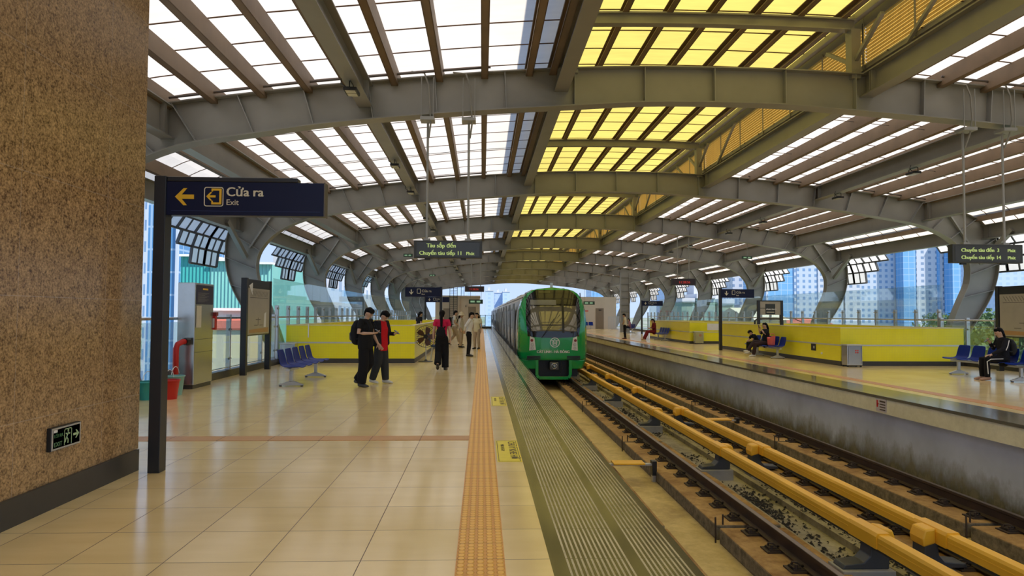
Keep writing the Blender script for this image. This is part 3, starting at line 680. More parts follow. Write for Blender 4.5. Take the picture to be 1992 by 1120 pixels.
# LED displays hanging from arches
LEDG = emit('lit green yellow LED', (.50, .62, .20), .9); LEDR = emit('lit red LED', (.5, .03, .02), .8)
CASE = mat('dark display case', (.035, .035, .03), .4); SCR = mat('dark display screen', (.05, .052, .05), .25)
def led(x0, x1, Y, z0, z1, zt, label, lines, tm=LEDG, size=.115, scr=SCR, px=None, name='led_display', cat='display', th=.14, grp=None, far=False):
    e = empty(name, ((x0 + x1) / 2, Y, z0), label, cat, grp)
    b = box('case', CASE, x0, x1, Y - th / 2, Y + th / 2, z0, z1, e, .006)
    box('screen', scr, x0 + .05, x1 - .05, Y - th / 2 - .004, Y - th / 2, z0 + .035, z1 - .035, b)
    for a, z, s_, sz, al in lines: text(s_, sz, tm, b, (x0 + a, Y - th / 2 - .006, z0 + z), bold=.7)
    for px_ in px or (x0 + .22, x1 - .26):
        q = MB().tube([(px_, Y, z1), (px_, Y, zt)], .022, 8)
        if not far: q.box(px_ - .06, px_ + .06, Y - .05, Y + .05, z1, z1 + .04)
        q = q.build('hanger_pole', ALU if False else STEEL2, e)
        if not far:
            for sg in (-1, 1): MB().box(px_ - .09, px_ + .09, Y + sg * .21 - .01, Y + sg * .21 + .01, zt - .02, zt + .75).build('clamp_rod', STEEL2, q) if False else MB().cyl((px_ + sg * .11, Y - .2, zt - .02), (px_ + sg * .11, Y - .2, zt + .74), .009, 6).build('clamp_rod', STEEL2, q)
            MB().box(px_ - .13, px_ + .13, Y - .23, Y + .05, zt - .06, zt).build('clamp_plate', STEEL2, q)
            MB().tube([(px_ + .02, Y - .03, zt - .35), (px_ + .06, Y - .12, zt - .1), (px_ + .05, Y - .2, zt + .15), (px_ + .02, Y - .21, zt + .6), (px_ - .06, Y - .2, zt + .82), (px_ - .3, Y - .2, zt + .84)], .016, 8).build('flexible_conduit', STEEL, q)
    if not far: MB().box(x0 + .2, x0 + .3, Y - .03, Y + .03, z0 - .03, z0).box(x1 - .4, x1 - .3, Y - .03, Y + .03, z0 - .03, z0).build('bottom_vent', BLACK, b)
    return e
led(-1.275, -.005, 12.9, 2.555, 2.885, 5.17, 'dark train display reading 11 minutes, hanging over the near platform',
    [(.235, .20, 'Tàu sắp đến', .105, 0), (.10, .062, 'Chuyến tàu tiếp', .100, 0), (.80, .062, '11', .100, 0), (.97, .062, 'Phút', .085, 0)], px=(-1.04, -.27))
led(9.03, 10.43, 12.9, 2.55, 2.91, 5.15, 'dark train display reading 3 and 14 minutes, hanging over the far platform',
    [(.17, .215, 'Chuyến tàu đến', .098, 0), (.88, .215, '3', .098, 0), (1.09, .215, 'Phút', .085, 0), (.17, .075, 'Chuyến tàu tiếp', .098, 0), (.86, .075, '14', .098, 0), (1.09, .075, 'Phút', .085, 0)], px=(9.33, 10.12))
SCD = mat('unlit dark red screen', (.03, .012, .012), .3)
led(-1.05, .12, 41.7, 2.86, 3.2, 5.5, 'dark red clock display hanging over the near platform, far from the camera', [(.28, .10, '11:28:56', .16, 0)], LEDR, scr=SCD, far=True, px=(-.65, -.10), name='clock_display')
led(8.9, 10.06, 32.1, 2.92, 3.24, 5.2, 'dark red clock display hanging over the far platform', [(.34, .09, '11:28:56', .16, 0)], LEDR, scr=SCD, far=True, px=(9.2, 9.75), name='clock_display')
GB = mat('dark green exit board', (.02, .06, .035), .4); PG2 = emit('lit pale green exit mark', (.35, .6, .35), .6)
def exitlamp(x, Y, z, zt, label, w=.5, h=.16, poles=1):
    e = empty('hanging_exit_lamp', (x, Y, z), label, 'exit sign', 'small hanging exit signs')
    b = box('board', GB, x - w / 2, x + w / 2, Y - .03, Y + .03, z, z + h, e)
    MB().box(x - w * .38, x - w * .08, Y - .034, Y - .03, z + h * .3, z + h * .7).box(x + w * .06, x + w * .32, Y - .034, Y - .03, z + h * .3, z + h * .7).build('exit_mark', PG2, b)
    for px_ in ((x,) if poles == 1 else (x - w * .38, x + w * .38)): MB().cyl((px_, Y, z + h), (px_, Y, zt), .012, 6).build('rod', STEEL2, e)
exitlamp(-.38, 41.7, 2.14, 2.9, 'green exit sign on two rods over the near platform end', .85, .26, 2)
exitlamp(-3.45, 32.1, 4.16, 5.2, 'thin green exit sign high over the near platform, left of the display', .42, .14)
exitlamp(12.55, 32.1, 4.2, 4.95, 'thin green exit sign on a long rod high over the far platform', .48, .12)
exitlamp(9.5, 60.9, 2.4, 5.3, 'green exit sign hanging beside the roof of the green train', 1.0, .3, 2)
exitlamp(-3.7, 51.3, 4.3, 5.2, 'green exit sign high over the far end of the near platform', .45, .15)
# post signs with down arrows
def postsign(x, Y, z0, z1, w, postside, label, big=True):
    e = empty('exit_signpost', (x, Y, 0), label, 'sign'); xp = x if postside < 0 else x + w
    box('post', DARK, xp - .06, xp + .06, Y - .06, Y + .06, 0, z1 + .03, e)
    p = box('sign_panel', SIGNBLUE, x, x + w, Y - .065, Y + .065, z0, z1, e)
    f = lambda a, b: (a, Y - .068, b); cx, cz, s = x + w * .17, (z0 + z1) / 2, (z1 - z0) * .27
    m = MB(); P = [(0, -1), (.8, 0), (.8, .3), (.2, -.25), (.2, 1), (-.2, 1), (-.2, -.25), (-.8, .3), (-.8, 0)]
    m.add([f(cx + a * s, cz + b * s) for a, b in P], [(0, 1, 2, 3), (0, 3, 6), (3, 4, 5, 6), (0, 6, 7, 8)]); m.build('arrow', CREAM, p)
    text('Cửa ra', (z1 - z0) * .36, CREAM, p, (x + w * .46, Y - .068, z0 + (z1 - z0) * .50)); text('Exit', (z1 - z0) * .22, CREAM, p, (x + w * .46, Y - .068, z0 + (z1 - z0) * .2))
    m = ring_rr(MB(), x + w * .33, x + w * .43, z0 + (z1 - z0) * .35, z0 + (z1 - z0) * .85, .02, .02, f, 3); m.build('symbol_frame', CREAM, p)
postsign(10.39, 29.65, 2.29, 2.66, 1.48, -1, 'navy exit signpost with down arrow beside the large yellow parapet')
postsign(12.85, 55.0, 2.25, 2.65, 1.7, -1, 'navy exit signpost with down arrow beyond the smaller yellow parapet')
postsign(-3.55, 32.0, 2.30, 2.74, 1.65, 1, 'navy exit signpost with down arrow behind the near yellow parapet')
postsign(-4.05, 49.5, 2.35, 2.72, 1.7, -1, 'navy exit signpost near the platform end building, lower one')
# station map boards
PAPER = mat('beige map print', (.40, .36, .28), .35, 0, .2, 2)
def mapboard(x, y0, y1, s2, label):
    e = empty('map_board', (x, y0, 0), label, 'map board')
    for y in (y0, y1): box('post', DARK, x - .07, x + .07, y - .06, y + .06, 0, 2.38, e, .004)
    p = box('panel', DARK, x - .05, x + .05, y0 + .06, y1 - .06, .95, 2.36, e)
    xs = x - s2 * .052
    box('map_print', PAPER, xs - .003, xs + .003, y0 + .10, y1 - .10, .98, 2.14, p)
    box('header', BLACK, xs - .003, xs + .003, y0 + .10, y1 - .10, 2.15, 2.34, p)
    LN = mat('thin dark map line', (.08, .07, .06), .5)
    xl = xs - s2 * .005; L = y1 - y0
    g = lambda a, b: (xl, y0 + a * L, b)
    m = MB()
    for a, b, c, d in ((.12, .88, 1.90, 1.912), (.45, .47, 1.20, 1.40), (.36, .56, 1.34, 1.355), (.30, .44, 1.20, 1.215), (.52, .66, 1.20, 1.215)): m.add([g(a, c), g(b, c), g(b, d), g(a, d)], [(0, 1, 2, 3)])
    for i in range(12): a = .14 + .06 * i; m.add([g(a, 1.94), g(a + .01, 1.94), g(a + .07, 2.08), g(a + .06, 2.08)], [(0, 1, 2, 3)])
    m.build('map_lines', LN, p)
    MB().add([g(.1, 1.02), g(.9, 1.02), g(.9, 1.14), g(.1, 1.1)], [(0, 1, 2, 3)]).build('coloured_band', mat('orange map band', (.45, .25, .10), .4), p)
    if s2 < 0:
        MB().add([g(.68, 1.02), g(.80, 1.02), g(.80, 1.55), g(.70, 1.50)], [(0, 1, 2, 3)]).build('white_reflection_strip', WHITE, p) if False else MB().add([g(.70, 1.15), g(.80, 1.15), g(.80, 1.55), g(.72, 1.50)], [(0, 1, 2, 3)]).build('white_reflection_patch', WHITE, p)  # bright reflection on the board drawn as a solid white patch
        MB().add([g(.08, 2.2), g(.22, 2.28), g(.22, 1.95)], [(0, 1, 2)]).build('peeling_corner', WHITE, p)
    return e
mapboard(-5.80, 17.1, 19.0, -1, 'map board on two black posts beside the near glass balustrade')
mapboard(14.55, 17.0, 18.8, 1, 'map board on black posts behind the girl on the far bench')
# station name board
e = empty('station_name_board', (10.75, 27.0, 0), 'station name board on black posts behind the large yellow parapet', 'station sign')
for x in (11.0, 11.93): box('post', DARK, x - .05, x + .05, 26.95, 27.05, 0, 2.12, e)
p = box('panel', PAPER, 11.05, 11.88, 26.97, 27.03, 1.55, 2.08, e)
box('panel_top', DARK, 10.95, 11.98, 26.96, 27.04, 2.08, 2.12, e)
box('centre_panel', mat('dark green name panel', (.03, .035, .03), .4), 11.27, 11.66, 26.955, 26.97, 1.57, 1.98, p)
text("VÀNH ĐAI 3", .075, WHITE, p, (11.285, 26.95, 1.74), bold=1); box('small_text_line', CREAM, 11.31, 11.62, 26.951, 26.955, 1.64, 1.665, p)
box('band', DARK, 11.05, 11.27, 26.96, 26.968, 1.80, 1.82, p)
# ================================================================ KIOSK, PIPE, BUCKETS, BINS
e = empty('ticket_information_kiosk', (-5.93, 14.45, 0), 'tall stainless steel information kiosk against the near balustrade', 'kiosk')
b = box('cabinet', INOX, -6.1 + .04, -5.72, 14.0, 14.95, .08, 2.12, e, .012)
box('plinth', SLABD, -6.04, -5.74, 14.02, 14.93, 0, .08, e)
box('notice_panel', mat('dark navy notice', (.02, .015, .05), .3), -5.72, -5.712, 14.06, 14.90, 1.72 - .03, 2.08, b)
m = MB()
for i in range(9): m.box(-5.712, -5.709, 14.12, 14.12 + .35 + .1 * ((i * 7) % 3), 1.74 + .022 * i, 1.745 + .022 * i)
m.build('small_print', mat('grey small print', (.35, .33, .3), .5), b); box('yellow_heading', YEL, -5.712, -5.709, 14.36, 14.62, 1.985, 2.02, b)
box('paper_sheet', CREAM, -5.715, -5.708, 14.06, 14.30, 1.22, 1.66, b)
MB().box(-5.722, -5.716, 14.0, 14.95, .98, .985).box(-5.722, -5.716, 14.0, 14.95, .72, .725).build('door_seam', BLACK, b)
e = empty('hydrant_pipe', (-5.95, 13.72, 0), 'red hydrant pipe with elbow beside the steel kiosk', 'pipe')
MB().tube([(-5.95, 13.72, 0), (-5.95, 13.72, .82), (-5.93, 13.74, .90), (-5.86, 13.80, .95), (-5.80, 13.9, .95)], .055, 12).build('red_pipe', RED, e, True)
MB().tube([(-5.83, 13.84, .95), (-5.79, 13.92, .95)], .075, 12).build('black_cap', BLACK, e)
e = empty('fire_alarm_box', (-5.70, 15.0, 1.2), 'slim red fire sign fixed at the edge of the kiosk', 'fire sign')
box('red_plate', RED, -5.74, -5.68, 14.96, 15.06, 1.16, 1.50, e, .005); box('white_mark', WHITE, -5.725, -5.695, 14.955, 14.96, 1.2, 1.40, e); box('red_top', mat('dark red', (.25, .02, .02), .4), -5.76, -5.66, 14.955, 15.07, 1.45, 1.53, e)
def bucket(x, y, m_, label, r=.17, h=.34):
    e = empty('bucket', (x, y, 0), label, 'bucket')
    MB().lathe([(r * .76, 0), (r, h), (r + .012, h), (r + .012, h - .02), (r * .99, h - .025)], (x, y, 0), 24, False).lathe([(r * .76, .001), (r * .1, .001)], (x, y, 0), 24).lathe([(r * .74, .012), (r * .97, h)], (x, y, 0), 24, False).build('tub', m_, e, True)
    MB().torus((x, y, h), r, .006, 'x', 20, 5, .15, PI - .15).build('handle', WHITE, e)
TEAL = mat('teal plastic', (.04, .38, .36), .35)
bucket(-5.5, 12.45, RED, 'bright red bucket beside the black signpost'); bucket(-5.66, 13.05, mat('pale teal plastic', (.25, .50, .45), .35), 'pale teal bucket behind the red bucket', .16, .36); bucket(-5.83, 12.35, TEAL, 'dark teal bucket behind the black signpost', .17, .32)
blob_bag = [(0, 0), (.17, .02), (.2, .15), (.17, .32), (.1, .42), (.03, .46)]
tag(MB().lathe(blob_bag, (-5.93, 13.25, .0), 14).build('rubbish_bag', BLACK, None, True), 'black rubbish bag behind the buckets', 'bag')
e = empty('mop', (-5.98, 12.95, 0), 'mop leaning on the near glass balustrade behind the buckets', 'mop'); MB().cyl((-5.98, 13.1, 1.55), (-5.95, 12.9, .1), .012, 8).build('mop_handle', RED, e); MB().lathe([(.02, .12), (.07, .05), (.1, 0)], (-5.95, 12.88, 0), 12).build('mop_head', WHITE, e)
def bin_(x, y, w, h, label, rz=0.0):
    e = empty('litter_bin', (x, y, 0), label, 'bin', 'grey steel litter bins')
    b = box('bin_body', INOX, x - w / 2, x + w / 2, y - .17, y + .17, .05, h, e, .01)
    box('lid', ALU, x - w / 2 - .01, x + w / 2 + .01, y - .18, y + .18, h - .03, h + .01, e, .008)
    for sx_ in (-1, 1):
        for sy in (-1, 1): box('foot', BLACK, x + sx_ * (w / 2 - .03) - .02, x + sx_ * (w / 2 - .03) + .02, y + sy * .13 - .02, y + sy * .13 + .02, 0, .05, e)
    MB().box(x - w / 2 + .03, x - w / 2 + .034, y - .175, y - .17, .1, h - .06).box(x + w / 2 - .034, x + w / 2 - .03, y - .175, y - .17, .1, h - .06).build('door_gap', BLACK, b)
    m = MB()
    for i in range(4): m.box(x + .01 + .03 * (i % 2) * 2, x + .05 + .03 * (i % 2) * 2, y - .174, y - .17, h * .62 + .06 * (i // 2), h * .62 + .035 + .06 * (i // 2))
    m.build('red_mark', RED, b)
bin_(11.10, 20.28, .46, .66, 'grey steel bin in front of the large yellow parapet corner'); bin_(11.42, 36.0, .46, .66, 'grey steel bin in front of the smaller far yellow parapet'); bin_(-5.77, 20.95, .44, .62, 'grey steel bin between the near balustrade and yellow parapet')
# ================================================================ BENCHES
def seat_shell():
    """plastic shell: seat toward +x, back at -x, centred on y"""
    prof = [(.27, .395), (.255, .42), (.15, .415), (.04, .405), (-.08, .41), (-.14, .44), (-.17, .52), (-.20, .64), (-.225, .745), (-.232, .765)]
    wid = [.20, .245, .252, .252, .247, .242, .242, .24, .225, .18]; rings = []
    for (x, z), w in zip(prof, wid):
        rings.append([(x + .012 * abs(j) ** 2 * (1 if z > .45 else 0), w * j, z + .018 * abs(j) ** 3 * (1 if z < .45 else 0)) for j in (-1, -.8, -.5, 0, .5, .8, 1)])
    m = MB(); m.loft(rings, False, False); return m
def bench(x, y0, n, face, label, pitch=.55, rz=0.0, cols=None, feet=None):
    """row of n seats along +Y from y0; face=+1 seats look to +X, -1 to -X"""
    e = empty('seat_bench', (x, y0, 0), label, 'bench', 'blue seat benches', rz)
    rot = 0 if face > 0 else PI
    s0 = seat_shell()
    if face < 0: s0.v = [(-a, b, c) for a, b, c in s0.v]
    sh = s0.build('seat', BLUEP, e, True, world=False); md = sh.modifiers.new('t', 'SOLIDIFY'); md.thickness = .012
    sh2 = sh.modifiers.new('s', 'SUBSURF'); sh2.levels = 1; sh2.render_levels = 1
    sh.location = (0, pitch * .5, 0)
    for i in range(1, n): c = sh.copy(); COL.objects.link(c); c.location = (0, pitch * (i + .5), 0)
    L = n * pitch
    box2 = lambda nm, *a: MB().box(*a).build(nm, ALU, e, world=False, bev=.006)
    box2('beam', -.04, .04, .05, L - .05, .33, .38)
    for i in range(n): box2('seat_bracket', -.16, .16, pitch * (i + .5) - .025, pitch * (i + .5) + .025, .375, .40)
    for y in (feet or (.32, L - .32)):
        box2('leg', -.035, .035, y - .03, y + .03, .09, .33)
        m = MB(); m.add([(-.25, y - .03, .02), (.25, y - .03, .02), (.25, y + .03, .02), (-.25, y + .03, .02), (-.25, y - .03, .04), (.25, y - .03, .04), (.25, y + .03, .04), (-.25, y + .03, .04), (-.05, y - .03, .11), (.05, y - .03, .11), (.05, y + .03, .11), (-.05, y + .03, .11)],
              [(0, 3, 2, 1), (0, 1, 5, 4), (1, 2, 6, 5), (2, 3, 7, 6), (3, 0, 4, 7), (4, 5, 9, 8), (6, 7, 11, 10), (5, 6, 10, 9), (7, 4, 8, 11), (8, 9, 10, 11)])
        ft = m.build('foot_base', ALU, e, world=False)
        for sg in (-1, 1): MB().lathe([(.03, 0), (.03, .012), (.012, .022)], (sg * .22, y, 0), 10).build('glide', BLACK, ft, world=False)
    return e
bench(-3.96, 14.27, 5, 1, 'row of blue seats beside the near yellow parapet and the steel kiosk')
bench(12.55, 15.25, 5, -1, 'row of blue seats on the far platform where the girl in dark clothes sits')
bench(10.48, 23.75, 5, -1, 'row of blue seats against the large yellow parapet, with mother and child', feet=(.32, 2.1))
bench(10.75, 39.8, 4, -1, 'row of blue seats by the smaller yellow parapet, woman in red beside it')
bench(8.95, 71.9, 5, 1, 'row of blue seats against the wall of the far platform building', rz=-PI / 2)
# ================================================================ FAN AND CHAIR
e = empty('standing_fan', (-1.78, 22.1, 0), 'black standing fan with round wire cage beside the near yellow parapet corner', 'fan')
MB().lathe([(.23, 0), (.23, .015), (.06, .035), (.03, .07)], (-1.78, 22.1, 0), 24).build('round_base', BLACK, e)
MB().cyl((-1.78, 22.1, .05), (-1.78, 22.1, .68), .016, 10).build('stand', ALU, e)
cg = MB().torus((-1.78, 22.0, .80), .34, .009, 'y', 36, 6).torus((-1.78, 21.93, .80), .24, .004, 'y', 30, 4).torus((-1.78, 21.92, .80), .14, .004, 'y', 24, 4)
for i in range(28):
    t = 2 * PI * i / 28; c, s = math.cos(t), math.sin(t)
    cg.tube([(-1.78 + .04 * c, 21.91, .8 + .04 * s), (-1.78 + .2 * c, 21.92, .8 + .2 * s), (-1.78 + .34 * c, 22.0, .8 + .34 * s), (-1.78 + .2 * c, 22.07, .8 + .2 * s)], .0032, 4)
cg.build('wire_cage', BLACK, e)
FB = mat('dusty brown fan blade', (.10, .04, .03), .5)
for i in range(5):
    t = 2 * PI * i / 5; m = MB(); c, s = math.cos, math.sin
    m.add([(-1.78 + r * c(t + a), 22.0 + d, .8 + r * s(t + a)) for r, a, d in ((.04, -.4, -.02), (.2, -.45, -.03), (.30, -.2, -.02), (.31, .25, .02), (.2, .4, .03), (.04, .5, .02))], [(0, 1, 4, 5), (1, 2, 3, 4)])
    m.build('blade', FB, e)
MB().cyl((-1.78, 21.97, .8), (-1.78, 22.2, .8), .07, 14).build('motor', BLACK, e)
e = empty('office_chair', (-1.45, 23.0, 0), 'dark blue chair with thin metal legs behind the standing fan', 'chair')
NAVY = mat('navy seat fabric', (.02, .05, .14), .7)
MB().box(-1.68, -1.2, 22.78, 23.22, .43, .50).build('seat', NAVY, e, bev=.03)
MB().bar((-1.72, 23.0, .58), (-1.80, 23.0, .98), .42, .05, (1, 0, 0)).build('backrest', NAVY, e, bev=.02)
for sx_, sy in ((-1, -1), (-1, 1), (1, -1), (1, 1)): MB().tube([(-1.44 + sx_ * .2, 23 + sy * .18, .45), (-1.44 + sx_ * .24, 23 + sy * .22, 0)], .012, 8).build('leg', ALU, e)
MB().tube([(-1.68, 23.0, .45), (-1.74, 23, .6)], .012, 8).build('back_support', ALU, e)
# ================================================================ FLOOR STICKERS AND SMALL SIGNS
STY = mat('yellow floor sticker', (.85, .70, .03), .4, 0, .12, 9); INK = mat('dark brown ink', (.09, .06, .03), .6)
def sticker(y0, y1, label):
    e = empty('floor_sticker', (.3, (y0 + y1) / 2, .001), label, 'sticker')
    b = MB().box(.17, .425, y0, y1, 0.0005, .002).build('sheet', STY, e)
    m = MB(); f = lambda a, b_: (a, b_, .0032); ring_rr(m, .183, .412, y0 + .02, y1 - .02, .01, .006, f, 2); m.build('border', INK, b)
    text('CHÚ Ý KHE HỞ', .115, INK, b, (.315, y1 - .08, .0025), (0, 0, -PI / 2), bold=1, ext=.0003, sx=1.12 * (y1 - y0) / 1.1)
    text('MIND THE GAP', .055, INK, b, (.225, y1 - .25, .0025), (0, 0, -PI / 2), bold=1, ext=.0003)
sticker(7.15, 8.35, 'yellow mind the gap floor sticker nearest the camera'); sticker(11.5, 12.75, 'yellow mind the gap floor sticker further along the platform')
e = empty('danger_notice', (7.615, 12.95, -.2), 'small white danger notice on the cream face of the far platform edge', 'notice')
b = box('plate', mat('pale pinkish plate', (.62, .55, .55), .5), 7.605, 7.62, 12.72, 13.05, -.295, -.06, e)
MB().box(7.600, 7.605, 12.98, 13.02, -.22, -.09).box(7.600, 7.605, 12.95, 13.0, -.17, -.15).build('lightning_mark', RED, b)
m = MB()
for i in range(4): m.box(7.600, 7.605, 12.74, 12.92, -.27 + .05 * i, -.25 + .05 * i + (.01 if i == 3 else 0))
m.build('dark_text_lines', INK, b)
# floodlights under the halfway roof beams
FLG = mat('floodlight glass', (.55, .52, .42), .2)
def flood(x, y, z, label):
    e = empty('floodlight', (x, y, z), label, 'floodlight', 'floodlights under the roof beams')
    MB().box(x - .11, x + .11, y - .17, y + .17, z - .17, z - .11).build('lamp_housing', BLACK, e, bev=.01)
    for sg in (-1, 1): MB().box(x - .08, x + .08, y + sg * .085 - .07, y + sg * .085 + .07, z - .175, z - .17).build('lens', FLG, e)
    MB().tube([(x, y - .19, z - .13), (x, y - .19, z - .03), (x, y - .1, z), (x, y + .1, z), (x, y + .19, z - .03), (x, y + .19, z - .13)], .01, 6).build('yoke', BLACK, e)
    MB().tube([(x - .06, y - .05, z - .1), (x - .16, y - .1, z - .04), (x - .15, y - .14, z + .04)], .008, 6).build('cable', BLACK, e)
for s2, nm in ((-1, 'near'), (1, 'far')):
    for k in range(0, 6):
        for j, dy in enumerate((3.4, 7.2)):
            flood(XS(s2, 6.65), FY[k] + dy + 1.0, 5.37, 'floodlight on %s platform roof beam, %s, %s of two' % (nm, bay[k].replace(' beyond the granite wall', '').replace(' over the camera', ''), ('first', 'second')[j]))
# conduits along the arches
def pipe(path, r, label, m=None): return tag(MB().tube(path, r, 8).build('conduit_pipe', m or STEEL, None, True), label, 'conduit', 'conduits along the roof')
PB = mat('dark conduit', (.09, .07, .06), .5)
for k in (1, 2, 3):
    Y = FY[k] - .22
    pipe([(XS(-1, u), Y, zroof(u) - .17) for u in (10.2, 9, 8, 7, 6, 5, 4.3)], .022, 'thin dark conduit along the near side of the %s roof arch' % ordn[k], PB)
    pipe([(XS(1, u), Y, zroof(u) - .17) for u in (4.3, 5, 6, 7, 8, 9, 10.2)], .022, 'thin dark conduit along the far side of the %s roof arch' % ordn[k], PB)
    for q, dy in enumerate((3.0, 6.3)):
        for s2 in (-1, 1):
            m = MB()
            for i in range(1, len(PU) - 3): m.cyl((XS(s2, PU[i]), FY[k] + dy, zroof(PU[i]) - .14), (XS(s2, PU[i + 1]), FY[k] + dy, zroof(PU[i + 1]) - .14), .008, 5)
            tag(m.build('sag_rod', PB), 'thin tie rods between purlins, %s platform side, %s, row %s' % ('near' if s2 < 0 else 'far', bay[k].replace(' beyond the granite wall', ''), ('one', 'two')[q]), 'tie rod', 'thin tie rods between roof purlins')
# ================================================================ PLATFORM END BUILDINGS
PLAST = mat('warm beige plaster', (.56, .47, .37), .8, 0, .06, .8); PLASW = mat('off white plaster', (.66, .60, .53), .8, 0, .06, .8)
DOORM = mat('brown grey steel door', (.24, .19, .14), .5)
e = empty('service_building', (-2.6, 74.0, 0), 'beige service building with door at the far end of the near platform', 'building')
b = MB().box(-4.9, -.25, 72.5, 80, 0, 3.32).build('wall', PLAST, e); box('pilaster', PLAST, -2.75, -2.35, 72.3, 72.5, 0, 3.34, b); box('roof_slab', PLASW, -5.0, -.2, 72.3, 80.1, 3.32, 3.45, e)
d = box('door_leaf', DOORM, -1.45, -.65, 72.44, 72.5, 0, 2.28, e); box('door_handle', ALU, -.78, -.72, 72.4, 72.44, 1.0, 1.08, d)
d = box('door_leaf', DOORM, -4.05, -3.35, 72.44, 72.5, 0, 2.1, e); box('window_hood', BLACK, -1.75, -1.65, 72.3, 72.5, 2.28, 2.4, e); box('wall_base', SLABD, -.66, -.2, 72.42, 72.5, 0, .15, e)
e = empty('roof_ladder', (-3.2, 72.2, 0), 'dark steel ladder rising past the beige service building', 'ladder')
for x in (-3.38, -2.98, -2.6): MB().box(x - .025, x + .025, 72.15, 72.2, 0, 4.3).build('rail', DARK, e)
for i in range(22): MB().cyl((-3.38, 72.17, .2 + .19 * i), (-2.6, 72.17, .2 + .19 * i), .018, 6).build('rung', DARK, e)
for i in range(2): MB().tube([(-2.2 + i * 0, 72.3, 3.4), (-2.2, 72.3, 4.35), (-1.9, 72.3, 4.35), (-1.9, 72.3, 3.4)], .03, 6).build('roof_rail', DARK, e) if i == 0 else None
e = empty('end_gate', (.4, 73.2, 0), 'dark railing gate closing the end of the near platform', 'gate')
for x in (-.2, .35, 1.0, 1.25): MB().box(x - .03, x + .03, 73.15, 73.25, 0, 1.45).build('post', DARK, e)
MB().box(-.2, 1.0, 73.18, 73.22, 1.38, 1.42).box(-.2, 1.0, 73.17, 73.23, .0, .22).build('gate_frame', DARK, e); MB().box(-.17, .97, 73.19, 73.21, .22, 1.38).build('glass_panel', GLASS, e)
e = empty('service_building', (12.0, 74.0, 0), 'off white service building with a grey door at the far platform end', 'building')
MB().box(10.0 - 2.4, 14.3, 73.0, 80, 0, 3.4).build('wall', PLASW, e)
d = box('door_leaf', DOORM, 12.1, 12.95, 72.94, 73.0, 0, 2.2, e); box('door_sign', BLACK, 12.4, 12.7, 72.9, 72.94, 1.95, 2.05, d)
PINK = mat('red notice sheet', (.60, .08, .07), .5)
for a, b_, c, d_, n_ in ((10.15, 10.5, 1.55, 2.0, 'tallest red'), (10.9, 11.3, 1.85, 1.97, 'narrow red'), (10.7, 11.0, 1.15, 1.5, 'lower red'), (9.7, 10.0, 1.75, 1.95, 'pale red')): tag(box('wall_poster', PINK, a, b_, 72.97, 72.99, c, d_), n_ + ' notice on the off white service building wall', 'notice')
# balusters at the far platform end
e = empty('picket_fence', (13.2, 72.0, 0), 'grey picket fence beside the off white building and column', 'fence')
for i in range(16): MB().box(13.1 + .11 * i, 13.14 + .11 * i, 71.2, 71.24, 0, 1.3).build('picket', ALU, e)
MB().box(13.1, 14.8, 71.2, 71.24, 1.28, 1.33).build('top_rail', ALU, e)
# big steel end stanchion
e = empty('steel_stanchion', (12.1, 60.0, 0), 'tall grey lattice steel stanchion on the far platform', 'stanchion')
MB().box(12.1, 12.18, 59.9, 60.2, 0, 5.2).box(12.9, 12.94, 59.9, 60.2, 0, 5.2).build('flange', STEEL2, e); 
MB().box(12.18, 12.9, 60.04, 60.06, 0, 5.2).build('web', STEEL, e)
for i in range(8): MB().box(12.18, 12.9, 59.92, 60.04, .6 + .6 * i, .62 + .6 * i).build('stiffener', STEEL2, e)
# ================================================================ GREEN TRAIN
GREEN = mat('glossy green train paint', (.005, .33, .075), .18, 0, .05, 2, .5, .6)
TSTEEL = mat('brushed train steel', (.60, .58, .55), .3, .6, .08, 3)
TDARK = mat('dark train window', (.02, .022, .022), .06); TBLK = mat('black front mask', (.012, .012, .012), .08, 0, .1, 4, .6)
TC, TY = 2.82, 27.0
te = empty('metro_train', (TC, TY, RAILZ), 'green fronted metro train standing at the near platform', 'train')
WP = [(-.98, 1.02), (-.62, 1.16), (-.3, 1.31), (0, 1.355), (.5, 1.36), (1.2, 1.35), (1.7, 1.31), (2.1, 1.20), (2.35, 1.02), (2.50, .78), (2.58, .35), (2.60, .02)]
def wz(z):
    for (a, p), (b, q) in zip(WP[:-1], WP[1:]):
        if a <= z <= b: return p + (q - p) * (z - a) / (b - a)
    return WP[0][1] if z < WP[0][0] else .02
def FYf(x, z):        # front surface
    t = min(1, abs(x) / 1.375); r = max(0, z - .62)
    return TY + .10 * t * t + .42 * t ** 6 + .16 * r * r + .02 * r + .12 * max(0, -.1 - z) ** 2
zs = [-.98, -.8, -.6, -.4, -.2, 0, .2, .4, .6, .7, .9, 1.1, 1.3, 1.5, 1.7, 1.9, 2.05, 2.2, 2.3, 2.4, 2.5, 2.56, 2.6]
def grid(x0f, x1f, zl_, nx, off):
    m = MB(); rows = [[(TC + x, FYf(x, z) - off, z) for x in [x0f(z) + (x1f(z) - x0f(z)) * i / nx for i in range(nx + 1)]] for z in zl_]
    m.loft(rows, False, False); return m
cab = empty('cab_front', (0, 0, 0), None, None); cab.parent = te
TE = te
def tp(m, name, mt, par=None, smooth=False, bev=0.0): return m.build(name, mt, par or te, smooth, bev)
bpy.data.objects.remove(cab)
